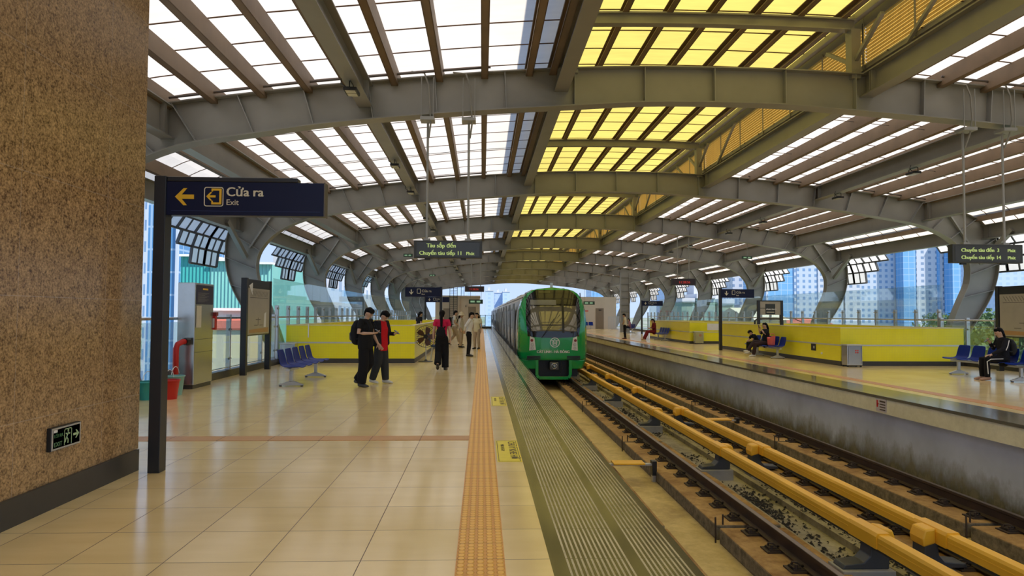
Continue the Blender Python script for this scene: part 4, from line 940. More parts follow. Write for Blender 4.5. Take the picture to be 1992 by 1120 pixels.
# shell: front face split by the coupler opening (|x|<.62, z<-.27)
m = MB()
def shell_rows(z0, z1, xa, xb, nz, nx):
    zz = [z0 + (z1 - z0) * i / nz for i in range(nz + 1)]
    rows = [[(TC + x, FYf(x, z), z) for x in [xa(z) + (xb(z) - xa(z)) * i / nx for i in range(nx + 1)]] for z in zz]; m.loft(rows, False, False)
W_ = lambda z: wz(z); N_ = lambda z: -wz(z)
for a, b in zip(zs[5:-1], zs[6:]): pass
shell_rows(-.27, 2.6, N_, W_, 44, 28)
shell_rows(-.62, -.27, N_, lambda z: -.62, 8, 6); shell_rows(-.62, -.27, lambda z: .62, W_, 8, 6)
# cab sides back to the steel body
for s2 in (-1, 1):
    rows = []
    for z in [-.62 + 3.22 * i / 50 for i in range(51)]:
        w = wz(z); y0 = FYf(w, z); rows.append([(TC + s2 * (w + (.0)), y0 + (TY + 1.75 - y0) * j / 5, z) for j in range(6)])
    m.loft(rows, False, False)
shell = tp(m, 'cab_shell', GREEN, None, True); b_ = shell.modifiers.new('t', 'SOLIDIFY'); b_.thickness = .02; b_.offset = 0
# black mask with a rounded outline
def mask_w(z):
    if z < .72: return 1.02
    if z < 2.05: return 1.02 + .07 * math.sin(PI * (z - .72) / 1.6)
    return min(1.06, wz(z) - .12) if z < 2.45 else max(.3, wz(z) - .1)
def mask_bottom(x): return .66 + .10 * (1 - (x / 1.05) ** 2) * -1 + .06
mz = [.66 + (2.50 - .66) * i / 40 for i in range(41)]
m = MB(); rows = [[(TC + x, FYf(x, z - .06 * (1 - (x / 1.05) ** 2) * (1 - (z - .66) / 1.84)) - .014, z - .06 * (1 - (x / 1.05) ** 2) * (1 - (z - .66) / 1.84)) for x in [mask_w(z) * (-1 + 2 * i / 28) for i in range(29)]] for z in mz]
m.loft(rows, False, False); mask = tp(m, 'front_mask', TBLK, None, True)
s_ = NT('cab window glass with yellow reflection in its colour'); s_.b.inputs['Base Color'].default_value = (.10, .10, .085, 1); s_.b.inputs['Roughness'].default_value = .04; s_.b.inputs['Metallic'].default_value = .35; s_.b.inputs['Specular IOR Level'].default_value = .9
x_, y_, z_ = s_.pos(); s_.col(s_.mix(s_.noise(3, 2), (.16, .15, .12), (.30, .28, .22)))  # yellow platform reflection mottled into the glass base colour
WG = s_.mat
def patch(x0, x1, z0, z1, off, mt, name, par, nx=10, nz=10, skew=0.0):
    m = MB(); rows = []
    for j in range(nz + 1):
        z = z0 + (z1 - z0) * j / nz; rows.append([(TC + x, FYf(x, z) - off, z) for x in [x0 + skew * (j / nz) + (x1 - x0) * i / nx for i in range(nx + 1)]])
    m.loft(rows, False, False); return tp(m, name, mt, par, True)
patch(-.90, .33, .86, 1.86, .020, WG, 'windscreen', mask); patch(.42, .92, .86, 1.86, .020, WG, 'windscreen', mask)
patch(-.90, .12, 1.90, 2.10, .022, mat('destination strip', (.22, .22, .20), .2), 'destination_display', mask)
patch(-.55, -.10, 2.38, 2.46, .018, mat('olive roof window', (.10, .10, .04), .1), 'top_window', mask)
for x0, x1 in ((.33, .42),): patch(x0, x1, .80, 2.2, .022, BLACK, 'centre_pillar', mask, 2)
patch(-.9, .9, 2.14, 2.155, .022, BLACK, 'mask_seam', mask, 16, 1)
m = MB(); m.bar((TC - .48, FYf(0, .62) - .05, .60), (TC + .02, FYf(0, 1.4) - .08, 1.36), .03, .02).bar((TC - .44, FYf(0, .62) - .07, .64), (TC + .26, FYf(0, 1.7) - .08, 1.52), .018, .015); tp(m, 'wiper', BLACK, mask)
# interior hints: driver's desk seen through the glass
LAMPW = mat('pale headlight glass', (.78, .78, .74), .15); LAMPR = emit('dim red marker', (.30, .02, .02), .2)
for s2 in (-1, 1):
    m = MB(); P = [(.93, .66), (.96, .10), (.70, .13), (.76, .60)]
    m.add([(TC + s2 * a, FYf(a, b) - .022, b) for a, b in P], [(0, 1, 2, 3)]); hl = tp(m, 'headlight', LAMPW, shell)
    m = MB(); m.lathe([(.055, 0), (.055, .02)], (0, 0, 0), 16); m.v = [(TC + s2 * .86 + a, FYf(.86, .5) - .025 - c, .50 + b) for a, b, c in m.v]; tp(m, 'red_marker_lamp', LAMPR, hl)
    for zc in (.34, .20):
        m = MB(); m.torus((TC + s2 * .84, FYf(.84, zc) - .03, zc), .05, .011, 'y', 20, 6); tp(m, 'lamp_ring', ALU, hl)
    for i in range(3):
        m = MB(); m.box(TC + s2 * .52, TC + s2 * 1.05, FYf(.8, -.2) - .06, FYf(.8, -.2) + .05, -.14 - .055 * i, -.105 - .055 * i); tp(m, 'anti_climber_bar', BLACK, shell)
    m = MB(); m.tube([(TC + s2 * 1.08, FYf(1.08, 1.5) - .02, 2.18), (TC + s2 * 1.08, FYf(1.0, 1.5) + .1, 2.38)], .02, 6); tp(m, 'roof_camera', BLACK, shell)
fnF = lambda q: Vector((q.x, FYf(q.x - TC, q.z) - .022 + (q.y - TY), q.z))
text('CÁT LINH - HÀ ĐÔNG', .145, WHITE, shell, (TC - .02, TY, .01), align='CENTER', bold=1, fn=fnF, sx=.88)
m = MB(); rr = []
for R, r2 in ((.195, .165),):
    n = 40; v = [(TC + .04 + R * math.cos(2 * PI * i / n), FYf(.04 + R * math.cos(2 * PI * i / n), .42) - .02, .42 + R * math.sin(2 * PI * i / n)) for i in range(n)] + [(TC + .04 + r2 * math.cos(2 * PI * i / n), FYf(0, .42) - .02, .42 + r2 * math.sin(2 * PI * i / n)) for i in range(n)]
    m.add(v, [(i, (i + 1) % n, n + (i + 1) % n, n + i) for i in range(n)])
fe = lambda a, b: (TC + .04 + a, FYf(.04 + a, .42 + b) - .024, .42 + b)
for P in ([(-.13, .075), (0, .10), (.13, .075), (.13, .055), (0, .08), (-.13, .055)], [(-.10, .03), (.10, .03), (.10, .005), (-.10, .005)], [(-.07, .065), (-.045, .065), (-.045, .02), (-.07, .02)], [(.045, .065), (.07, .065), (.07, .02), (.045, .02)],
          [(-.085, -.0), (-.055, -.0), (-.055, -.10), (-.085, -.10)], [(.055, 0), (.085, 0), (.085, -.10), (.055, -.10)], [(-.085, -.09), (-.0, -.09), (-.0, -.115), (-.085, -.115)], [(0, -.09), (.085, -.09), (.085, -.115), (0, -.115)], [(-.05, -.02), (.05, -.02), (.05, -.05), (-.05, -.05)], [(-.015, .14), (.015, .14), (.015, .09), (-.015, .09)]):
    m.add([fe(a, b) for a, b in P], [tuple(range(len(P)))])
tp(m, 'round_emblem', WHITE, shell)
# U-shaped bumper, coupler, underframe
m = MB(); P = [(-.66, -.27), (-.66, -.86), (-.58, -.97), (.58, -.97), (.66, -.86), (.66, -.27)]
for a, b in zip(P[:-1], P[1:]): m.bar((TC + a[0], TY + .06, a[1]), (TC + b[0], TY + .06, b[1]), .12, .12, (0, 1, 0))
tp(m, 'bumper_frame', GREEN, None, False, .01)
m = MB().box(TC - 1.0, TC + 1.0, TY + .5, TY + .55, -.95, -.25); tp(m, 'coupler_recess', BLACK)
m = MB().box(TC - .16, TC + .20, TY + .0, TY + .35, -.66, -.34); cp = tp(m, 'coupler', mat('grey cast iron', (.10, .10, .10), .4, .4), None, False, .03)
m = MB(); m.torus((TC + .02, TY - .01, -.5), .10, .02, 'y', 20, 6); m.lathe([(.06, 0), (.03, .04)], (0, 0, 0), 14); k_ = len(m.v) - 28
m.v = m.v[:k_] + [(TC + .02 + a, TY - .03 - c, -.5 + b) for a, b, c in m.v[k_:]]; tp(m, 'coupler_face', INOX, cp)
tp(MB().tube([(TC + .3, TY + .1, -.3), (TC + .34, TY + .05, -.6), (TC + .26, TY + .03, -.78)], .02, 6), 'brake_hose', BLACK)
# cars
YB = TY + 1.75; LC = 18.6
WINB = mat('grey train door glass', (.16, .165, .165), .3); DGRY = mat('grey train door', (.34, .33, .32), .3, .7); GAP = mat('dark door gap', (.03, .03, .03), .6)
car_t = None
def body(y0, y1):
    m = MB(); zz = [-.62, -.4, -.2, .5, 1.2, 1.7, 2.1, 2.35, 2.50, 2.58]
    ring = [(TC + wz(z), z) for z in zz] + [(TC, 2.6)] + [(TC - wz(z), z) for z in reversed(zz)]
    m.loft([[(a, y, b) for a, b in ring] for y in (y0, y1)]); return m
for c in range(4):
    y0 = YB + c * (LC + .9); y1 = y0 + LC
    cb = tp(body(y0, y1), 'car_body', TSTEEL, None, False)
    tp(MB().box(TC - 1.05, TC + 1.05, y0 + .2, y1 - .6, -.98, -.62), 'underframe_equipment', BLACK, cb)
    for j in range(4):
        yc = y0 + 2.1 + j * 4.75
        for s2 in (-1, 1):
            x = TC + s2 * 1.385
            d = tp(MB().box(x, x + s2 * .012, yc - .72, yc + .72, .05, 1.98), 'sliding_door', DGRY, cb)
        if True:
            pass
    m = MB()
    for j in range(4):
        yc = y0 + 2.1 + j * 4.75
        for s2 in (-1, 1):
            x = TC + s2 * 1.397
            for q in (-.76, 0, .745): m.box(x, x + s2 * .012, yc + q - .01, yc + q + .02, .05, 2.0)
    tp(m, 'door_stripe_lines', GAP, cb)
    for j in range(4):
        yc = y0 + 2.1 + j * 4.75
        for s2 in (-1, 1):
            x = TC + s2 * 1.39
            tp(MB().box(x, x + s2 * .016, yc - .6, yc - .08, .85, 1.75).box(x, x + s2 * .016, yc + .08, yc + .6, .85, 1.75), 'door_windows_pane', WINB, cb)
            if j < 3: tp(MB().box(TC + s2 * 1.375, TC + s2 * 1.392, yc + 1.2, yc + 3.5, .85, 1.7), 'side_window', WINB, cb)
    for q_ in (2.5, 10.5): tp(MB().box(TC - .62, TC + .62, y0 + q_, y0 + q_ + 4.5, 2.48, 2.64), 'air_conditioner', TSTEEL, cb, False, .05)
    tp(MB().tube([(TC - 1.12, y0 + .1, 2.22), (TC - 1.12, y1 - .1, 2.22)], .025, 6), 'rain_gutter', BLACK, cb)
    if c < 3: tp(MB().box(TC - 1.1, TC + 1.1, y1, y1 + .9, -.4, 2.3), 'gangway_bellows', BLACK, None)
tp(MB().box(TC - .02, TC + .08, TY + 1.2, TY + 1.35, 2.55, 2.82), 'roof_antenna', ALU)
tp(MB().tube([(TC - .95, TY + 1.0, 2.33), (TC - .6, TY + .9, 2.52), (TC + .5, TY + .9, 2.57), (TC + .95, TY + 1.0, 2.36)], .018, 6), 'roof_cable', BLACK)
# ================================================================ PEOPLE
SKINM = mat('warm skin', (.56, .35, .245), .5, 0, .06, 20); HAIR = mat('black hair', (.006, .005, .005), .65, 0, .3, 40, .12)
LIPS = mat('lips', (.32, .10, .08), .5); EYEM = mat('dark eye', (.02, .015, .012), .2)
def cloth(name, c, v=.12): return mat(name, c, .85, 0, v, 14, .2)
BT = cloth('black cotton', (.012, .012, .013)); BTR = cloth('black trousers', (.010, .010, .012)); GRT = cloth('dark grey trousers', (.035, .038, .04)); REDC = cloth('red shirt', (.55, .012, .02)); NAVC = cloth('dark jacket', (.014, .015, .02))
PNK = cloth('crimson pink tee', (.60, .02, .08)); WSH = cloth('white shirt', (.72, .71, .68), .05); CRM = cloth('cream shirt', (.66, .60, .42), .05); BEI = cloth('beige trousers', (.42, .34, .27)); WTR = cloth('pale trousers', (.55, .52, .48)); MAR = cloth('dark red dress', (.16, .015, .02)); PAT = cloth('pink patterned top', (.45, .20, .24), .5)
SHW = mat('white sneaker', (.66, .66, .62), .5); SHB = mat('black shoe', (.012, .011, .011), .35); SHG = mat('grey clog', (.05, .05, .055), .5); SHT = mat('tan sandal', (.40, .24, .16), .6); SHR = mat('brown red shoe', (.09, .02, .015), .4)
PHM = mat('phone case', (.02, .02, .025), .2)
V3 = lambda p: Vector(p)
def ell(m, pts, rad, xd=(1, 0, 0), n=14, e0=1.0, e1=1.0):
    """closed elliptical loft with rounded ends; rad = (rx, ry) or r per point"""
    P = [V3(p) for p in pts]; R = [(r, r) if not isinstance(r, (tuple, list)) else r for r in rad]; rings = []; X0 = V3(xd)
    D = [(P[min(i + 1, len(P) - 1)] - P[max(i - 1, 0)]).normalized() for i in range(len(P))]
    def ring(c, d, rx, ry):
        ax = X0 - d * X0.dot(d)
        if ax.length < .05: ax = Vector((0, 1, 0)) - d * d.y
        ax.normalize(); ay = d.cross(ax)
        return [c + ax * rx * math.cos(t) + ay * ry * math.sin(t) for t in [2 * PI * j / n for j in range(n)]]
    for a in (80, 55, 30): k = math.radians(a); r = R[0]; rings.append(ring(P[0] - D[0] * min(r) * math.sin(k) * e0, D[0], r[0] * math.cos(k), r[1] * math.cos(k)))
    for p, d, r in zip(P, D, R): rings.append(ring(p, d, *r))
    for a in (30, 55, 80): k = math.radians(a); r = R[-1]; rings.append(ring(P[-1] + D[-1] * min(r) * math.sin(k) * e1, D[-1], r[0] * math.cos(k), r[1] * math.cos(k)))
    return m.loft(rings)
def fuse(m, name, mt, parent, vox, smooth=4):
    """melt overlapping lofts into one continuous skin"""
    me = bpy.data.meshes.new(name); me.from_pydata([tuple(v) for v in m.v], [], m.f); o = bpy.data.objects.new(name, me); COL.objects.link(o)
    r = o.modifiers.new('r', 'REMESH'); r.mode = 'VOXEL'; r.voxel_size = vox; s = o.modifiers.new('s', 'SMOOTH'); s.factor = .5; s.iterations = smooth
    bpy.context.view_layer.update(); me2 = bpy.data.meshes.new_from_object(o.evaluated_get(bpy.context.evaluated_depsgraph_get()))
    bpy.data.objects.remove(o); me2.materials.clear(); me2.materials.append(mt); me2.polygons.foreach_set('use_smooth', [True] * len(me2.polygons))
    me2.name = name; o = bpy.data.objects.new(name, me2); COL.objects.link(o); o.parent = parent; return o
def hand(m, w, d, nrm, side, curl=.5, s=1.0):
    """palm with four bent fingers of unequal length and a thumb from its side; d along the fingers, nrm out of the palm"""
    w, d, nr = V3(w), V3(d).normalized(), V3(nrm); nr = (nr - d * nr.dot(d)).normalized(); a = d.cross(nr).normalized() * side
    ell(m, [w, w + d * .035 * s, w + d * .085 * s], [(.026 * s, .017 * s), (.038 * s, .015 * s), (.040 * s, .013 * s)], a, 10)
    for k, (o, L) in enumerate(((-.029, .062), (-.010, .074), (.010, .070), (.029, .054))):
        b = w + d * .085 * s + a * o * s; q = b; dd = d.copy(); pts = [b - d * .015 * s]; ang = curl * (.75 + .1 * k)
        for j, f in enumerate((.45, .32, .23)):
            dd = (dd * math.cos(ang) + nr * math.sin(ang)).normalized() if j or curl > .2 else dd
            q = q + dd * L * f * s; pts.append(q.copy())
        ell(m, pts, [.0095 * s, .009 * s, .0085 * s, .0075 * s], a, 7)
    t0 = w + d * .02 * s - a * .026 * s; td = (d * .65 - a * .6 + nr * .45).normalized()
    ell(m, [t0, t0 + td * .035 * s, t0 + (td * .06 + d * .012) * s], [.013 * s, .0105 * s, .0085 * s], a, 7)
def person(x, y, rz, label, J, top, legs, shoes, sc=1.0, sleeve=.6, topm=None, legw=1.0, hair='short', vox=.0085, z=0.0, torso=1.0, hem=.0, cat='person', curl=.45, legmat=None, dress=False, shirt_over=None, collar=False, wide=0.0, extra=None, bare=.0):
    e = empty('person', (x, y, z), label, cat, None, rz); e.scale = (sc, sc, sc)
    g = lambda k: V3(J[k])
    pel, che, nec, hd = g('pelvis'), g('chest'), g('neck'), g('head'); fz = (V3(J.get('look', (0, 1, -.1)))).normalized()
    sd = V3(J.get('side', (1, 0, 0))); m = MB()
    wa = pel.lerp(che, .5)
    ell(m, [pel - V3((0, 0, .06)), pel, wa, che, nec - V3((0, 0, .05)), nec], [(.13, .095), (.155, .105), (.125, .088), (.15, .098), (.10, .07), (.05, .05)], sd)
    up = (hd - nec).normalized(); ell(m, [nec - up * .05, nec, hd - up * .05], [.055, .05, .05], sd)
    rx_ = fz.cross(Vector((0, 0, 1))).normalized(); uz = rx_.cross(fz).normalized()
    ell(m, [hd - uz * .035 - fz * .012, hd + uz * .01, hd + uz * .055 - fz * .008], [(.066, .082), (.075, .094), (.066, .080)], rx_)     # skull
    ell(m, [hd - uz * .10 + fz * .045, hd - uz * .055 + fz * .028, hd - uz * .01 + fz * .02], [(.026, .026), (.048, .046), (.062, .066)], rx_)      # jaw
    ell(m, [hd - uz * .042 + fz * .097, hd - uz * .012 + fz * .092], [(.013, .012), (.008, .009)], rx_, 8)      # nose
    for q in (-1, 1): ell(m, [hd - uz * .035 + rx_ * q * .076 - fz * .005, hd + uz * .0 + rx_ * q * .078 - fz * .008], [(.007, .013), (.008, .016)], rx_, 8)
    for q, L in ((-1, 'L'), (1, 'R')):
        sh, el, wr = g('sh' + L), g('el' + L), g('wr' + L)
        ell(m, [nec.lerp(sh, .35) - V3((0, 0, .03)), sh, sh.lerp(el, .35), el, el.lerp(wr, .3), wr], [.05, .052, .045, .036, .036, .025], (0, 1, 0), 10)
        hdv = V3(J.get('hd' + L, wr - el)); hand(m, wr, hdv, J.get('hn' + L, (-q, 0, 0)), q, J.get('curl' + L, curl), 1.0)
        hp, kn, an, to = g('hp' + L), g('kn' + L), g('an' + L), g('to' + L)
        ell(m, [hp, hp.lerp(kn, .4), kn, kn.lerp(an, .35), an], [.082, .075, .052, .052, .034], (1, 0, 0), 12)
        ell(m, [an + V3((0, 0, -.02)) - (to - an).normalized() * .03, an.lerp(to, .5) - V3((0, 0, .015)), to], [(.032, .032), (.038, .028), (.036, .020)], (1, 0, 0), 10)
    body = fuse(m, 'body', SKINM, e, vox, 3)
    if extra: extra(e)
    # face details
    for q in (-1, 1):
        mm = MB(); ell(mm, [hd + uz * .008 + fz * .083 + rx_ * (q * .031 - .008), hd + uz * .008 + fz * .083 + rx_ * (q * .031 + .008)], [.006, .006], uz, 6); mm.build('eye', EYEM, body, True, world=False)
        mm = MB(); mm.bar(hd + uz * .028 + fz * .088 + rx_ * (q * .031 - .017), hd + uz * .030 + fz * .088 + rx_ * (q * .031 + .017), .006, .006); mm.build('eyebrow', HAIR, body, world=False)
    mm = MB(); ell(mm, [hd - uz * .062 + fz * .088 - rx_ * .018, hd - uz * .062 + fz * .092, hd - uz * .062 + fz * .088 + rx_ * .018], [.004, .006, .004], uz, 6); mm.build('mouth', LIPS, body, True, world=False)
    # hair
    mm = MB()
    def sph(c, rx, ry, rz_, keep):
        n1, n2 = 22, 14; vs = []; idx = {}; fs = []
        for i in range(n2 + 1):
            ph = PI * i / n2
            for j in range(n1):
                t = 2 * PI * j / n1; vs.append((math.sin(ph) * math.cos(t), math.sin(ph) * math.sin(t), math.cos(ph)))
        for i in range(n2):
            for j in range(n1):
                q4 = [i * n1 + j, i * n1 + (j + 1) % n1, (i + 1) * n1 + (j + 1) % n1, (i + 1) * n1 + j]
                cc = [sum(vs[k][a] for k in q4) / 4 for a in range(3)]
                if keep(*cc): fs.append(tuple(q4[::-1]))
        rr = random.Random(int(x * 100) + 5)
        out = [c + rx_ * a * rx + fz * b * ry + uz * d_ * rz_ for a, b, d_ in vs]
        mm.add(out, fs)
    if hair == 'short': ell(mm, [hd + uz * .03 - fz * .035, hd + uz * .055 - fz * .01, hd + uz * .068 + fz * .042], [(.084, .076), (.085, .078), (.072, .056)], rx_, 12); ell(mm, [hd - uz * .065 - fz * .050, hd - uz * .02 - fz * .052, hd + uz * .03 - fz * .045], [(.055, .045), (.076, .056), (.084, .068)], rx_, 12); ell(mm, [hd + uz * .052 + fz * .062 - rx_ * .045, hd + uz * .058 + fz * .074, hd + uz * .052 + fz * .062 + rx_ * .045], [.026, .028, .026], uz, 8)
    else:
        ell(mm, [hd + uz * .03 - fz * .035, hd + uz * .055 - fz * .01, hd + uz * .062 + fz * .02], [(.085, .077), (.087, .079), (.070, .058)], rx_, 12); ell(mm, [hd - uz * .05 - fz * .055, hd + uz * .03 - fz * .045], [(.07, .045), (.085, .07)], rx_, 12)
        L_ = .46 if hair == 'pony' else .22 if hair == 'bob' else .38; bk = V3((0, -.12, 0)) if hair == 'pony' else -fz * .09
        wd = .035 if hair == 'pony' else .075
        p0 = hd - uz * .01 - fz * .085
        ell(mm, [p0, p0 + bk * .35 - V3((0, 0, L_ * .3)), p0 + bk * .4 - V3((0, 0, L_ * .7)), p0 + bk * .3 - V3((0, 0, L_))], [(wd, .04), (wd * 1.2, .04), (wd, .035), (wd * .45, .02)], rx_, 12)
    fuse(mm, 'hair', HAIR, e, .009, 2)
    # top
    t = MB(); hz = hem if hem else .12; b0 = pel - V3((0, 0, hz)); ts = torso
    ell(t, [b0, pel, wa, che, nec - V3((0, 0, .055)), nec - V3((0, 0, .02))], [(.165 * ts, .12 * ts), (.172 * ts, .125 * ts), (.158 * ts, .112 * ts), (.172 * ts, .115 * ts), (.125, .085), (.062, .06)], sd, 18, .08)
    for q, L in ((-1, 'L'), (1, 'R')):
        sh, el, wr = g('sh' + L), g('el' + L), g('wr' + L); P = [nec.lerp(sh, .4) - V3((0, 0, .035)), sh]
        if sleeve <= 1: P += [sh.lerp(el, sleeve * .6), sh.lerp(el, sleeve)]; r = [.06, .067, .064, .062]
        else: P += [sh.lerp(el, .5), el, el.lerp(wr, .5), el.lerp(wr, sleeve - 1)]; r = [.06, .066, .058, .052, .048, .04]
        ell(t, P, r, (0, 1, 0), 12, 1, .1)
    fuse(t, 'top' if False else 'shirt', top, e, .011, 3)
    # legs
    t = MB(); pf = pel - V3((0, 0, .05)); ell(t, [pf - V3((0, 0, .05)), pf + V3((0, 0, .06))], [(.165, .12), (.16, .115)], sd)
    for q, L in ((-1, 'L'), (1, 'R')):
        hp, kn, an = g('hp' + L), g('kn' + L), g('an' + L); k = legw
        ell(t, [hp, hp.lerp(kn, .45), kn, kn.lerp(an, .5), kn.lerp(an, 1 - bare)], [.098, .092 * (1 + (k - 1) * .4), .074 * k, .070 * k, .060 * k * (1 + wide)], (1, 0, 0), 14, 1, .08)
        if dress: pass
    if dress: ell(t, [g('hpL').lerp(g('hpR'), .5), g('knL').lerp(g('knR'), .5), g('anL').lerp(g('anR'), .5) + V3((0, 0, .04))], [(.17, .12), (.17, .10), (.21, .10)], (1, 0, 0), 14)
    fuse(t, 'skirt' if dress else 'trousers', legs, e, .012, 3)
    for q, L in ((-1, 'L'), (1, 'R')):
        an, to = g('an' + L), g('to' + L); d = (to - an); hl = an - V3((d.x, d.y, 0)).normalized() * .05 + V3((0, 0, -.035))
        t = MB(); ell(t, [hl, an.lerp(to, .35) - V3((0, 0, .022)), an.lerp(to, .8) - V3((0, 0, .01)), to + d.normalized() * .015], [(.040, .042), (.046, .042), (.048, .032), (.034, .022)], d.cross(Vector((0, 0, 1))), 12)
        fuse(t, 'shoe', shoes, e, .01, 2)
    return e
def stand(**k):
    J = dict(pelvis=(0, 0, .93), chest=(0, .01, 1.24), neck=(0, .0, 1.43), head=(0, .02, 1.575), shL=(-.18, 0, 1.385), shR=(.18, 0, 1.385), elL=(-.235, -.02, 1.12), elR=(.235, -.02, 1.12), wrL=(-.25, .05, .88), wrR=(.25, .05, .88),
             hpL=(-.085, 0, .90), hpR=(.085, 0, .90), knL=(-.10, .02, .49), knR=(.10, .02, .49), anL=(-.11, -.02, .085), anR=(.11, -.02, .085), toL=(-.13, .14, .03), toR=(.13, .14, .03)); J.update(k); return J
def sit(**k):
    J = dict(pelvis=(0, 0, .54), chest=(0, .0, .86), neck=(0, .02, 1.04), head=(0, .06, 1.18), shL=(-.17, .01, .99), shR=(.17, .01, .99), elL=(-.22, .06, .74), elR=(.22, .06, .74), wrL=(-.12, .27, .72), wrR=(.12, .27, .72),
             hpL=(-.09, .04, .51), hpR=(.09, .04, .51), knL=(-.10, .45, .50), knR=(.10, .45, .50), anL=(-.10, .44, .085), anR=(.10, .44, .085), toL=(-.11, .60, .03), toR=(.11, .60, .03)); J.update(k); return J
def loc2w(x, y, rz, p, sc=1.0, z=0): p = V3(p) * sc; c, s = math.cos(rz), math.sin(rz); return (x + c * p.x - s * p.y, y + s * p.x + c * p.y, z + p.z)
def phone(x, y, rz, p, label, sc=1.0, tilt=.6, yaw=0.0):
    e = empty('phone', loc2w(x, y, rz, p, sc), label, 'phone', None, rz + yaw); e.rotation_euler = (-tilt, 0, rz + yaw)
    MB().box(-.034, .034, -.07, .07, -.005, .005).build('case', PHM, e, world=False, bev=.004); MB().box(-.031, .031, -.066, .066, .005, .006).build('screen', mat('lit phone screen', (.15, .17, .2), .1), e, world=False)
def backpack(x, y, rz, p, label, mt, w=.30, h=.42, d=.16, sc=1.0, strapm=None):
    e = empty('backpack', loc2w(x, y, rz, p, sc), label, 'backpack', None, rz); m = MB(); ell(m, [(0, 0, -h * .38), (0, -.02, -h * .1), (0, -.01, h * .25), (0, .0, h * .42)], [(w * .5, d * .48), (w * .52, d * .55), (w * .48, d * .5), (w * .32, d * .36)], (1, 0, 0), 16); fuse(m, 'pack', mt, e, .014, 2)
    m = MB(); ell(m, [(0, -d * .5, -h * .30), (0, -d * .55, -.02)], [(w * .38, d * .22), (w * .36, d * .2)], (1, 0, 0), 12); m.build('front_pocket', strapm or mt, e, True, world=False)
    for q in (-1, 1): MB().tube([(q * w * .3, d * .4, h * .40), (q * w * .38, d * .62, h * .56), (q * w * .42, d * 1.7, h * .46), (q * w * .44, d * 2.02, h * .2), (q * w * .46, d * 1.8, -h * .05), (q * w * .45, d * .8, -h * .25), (q * w * .4, d * .3, -h * .3)], .015, 8).build('strap', mt, e, True, world=False)
D = math.radians
# 1 boy in black
r = D(-112); x, y = -2.42, 14.5
J = stand(head=(0, .075, 1.555), look=(0.05, .8, -.55), neck=(0, .01, 1.42), elR=(.25, -.02, 1.13), wrR=(.10, .24, 1.13), hdR=(-.5, .8, .15), hnR=(-.3, -.3, 1), elL=(-.24, .03, 1.12), wrL=(-.22, .17, .90), hnL=(1, 0, 0),
          knR=(.09, .02, .49), anR=(.10, -.03, .085), toR=(.12, .13, .03), knL=(-.10, .04, .50), anL=(-.13, -.26, .13), toL=(-.14, -.12, .03))
person(x, y, r, 'standing boy in black t-shirt and black trousers looking down at a phone', J, BT, BTR, SHG, .985, .62, legw=1.5, hem=.13, torso=1.20, wide=.1, vox=.0075)
backpack(x, y, r, (0, -.21, 1.14), 'black backpack on the back of the boy in the black t-shirt', NAVC, .32, .46, .19, .985, mat('grey bag pocket', (.08, .08, .085), .7))
phone(x, y, r, (.05, .32, 1.175), 'dark phone in the hand of the boy in the black t-shirt', .985)
# faint print on the tee
# 2 boy in red and dark jacket
r = D(-118); x, y = -2.19, 15.15
J = stand(head=(0, .09, 1.545), look=(0.0, .7, -.7), neck=(0, .015, 1.42), elL=(-.24, .05, 1.13), wrL=(-.16, .25, 1.13), hdL=(.3, 1, .1), hnL=(.3, -.3, 1), elR=(.23, -.03, 1.12), wrR=(.21, .10, .90),
          knL=(-.09, .03, .49), anL=(-.1, .06, .085), toL=(-.11, .22, .03), knR=(.09, -.02, .50), anR=(.10, -.16, .10), toR=(.11, -.02, .035))
def jacket(e):
    t = MB()
    for q in (-1, 1):
        ell(t, [(q * .15, -.02, .90), (q * .155, -.03, 1.1), (q * .155, -.02, 1.28), (q * .12, -.01, 1.36)], [(.06, .145), (.055, .14), (.055, .135), (.05, .09)], (1, 0, 0), 12)
    ell(t, [(0, -.085, .88), (0, -.085, 1.1), (0, -.07, 1.34)], [(.14, .055), (.14, .05), (.13, .05)], (1, 0, 0), 12)
    for q, L in ((-1, 'L'), (1, 'R')): ell(t, [(q * .09, 0, 1.375), J['sh' + L], V3(J['sh' + L]).lerp(V3(J['el' + L]), .5), J['el' + L], V3(J['el' + L]).lerp(V3(J['wr' + L]), .8)], [.066, .078, .068, .062, .05], (0, 1, 0), 12)
    fuse(t, 'jacket', NAVC, e, .012, 3)
person(x, y, r, 'standing boy in red shirt and open dark jacket holding a phone', J, REDC, GRT, SHW, .955, .6, legw=1.3, hem=.18, torso=1.08, extra=jacket, vox=.0075)
phone(x, y, r, (-.12, .34, 1.17), 'phone held out by the boy in the red shirt', .955)
# 3 woman from behind
r = D(-4); x, y = -1.08, 18.7
J = stand(look=(0, 1, -.12), elL=(-.225, -.01, 1.12), wrL=(-.24, .03, .87), elR=(.225, -.01, 1.12), wrR=(.245, -.01, .86), knR=(.09, .08, .50), anR=(.10, .02, .085), toR=(.12, .17, .03), knL=(-.09, .02, .50), anL=(-.08, -.24, .20), toL=(-.09, -.17, .06))
person(x, y, r, 'woman in crimson t-shirt and wide black trousers walking away', J, PNK, BTR, SHB, .955, .5, legw=1.42, hair='pony', hem=.06, torso=.88, wide=.2, vox=.0075, curl=.25)
backpack(x, y, r, (0, -.20, 1.06), 'small black backpack worn by the woman in the crimson t-shirt', BTR, .25, .30, .13, .955)
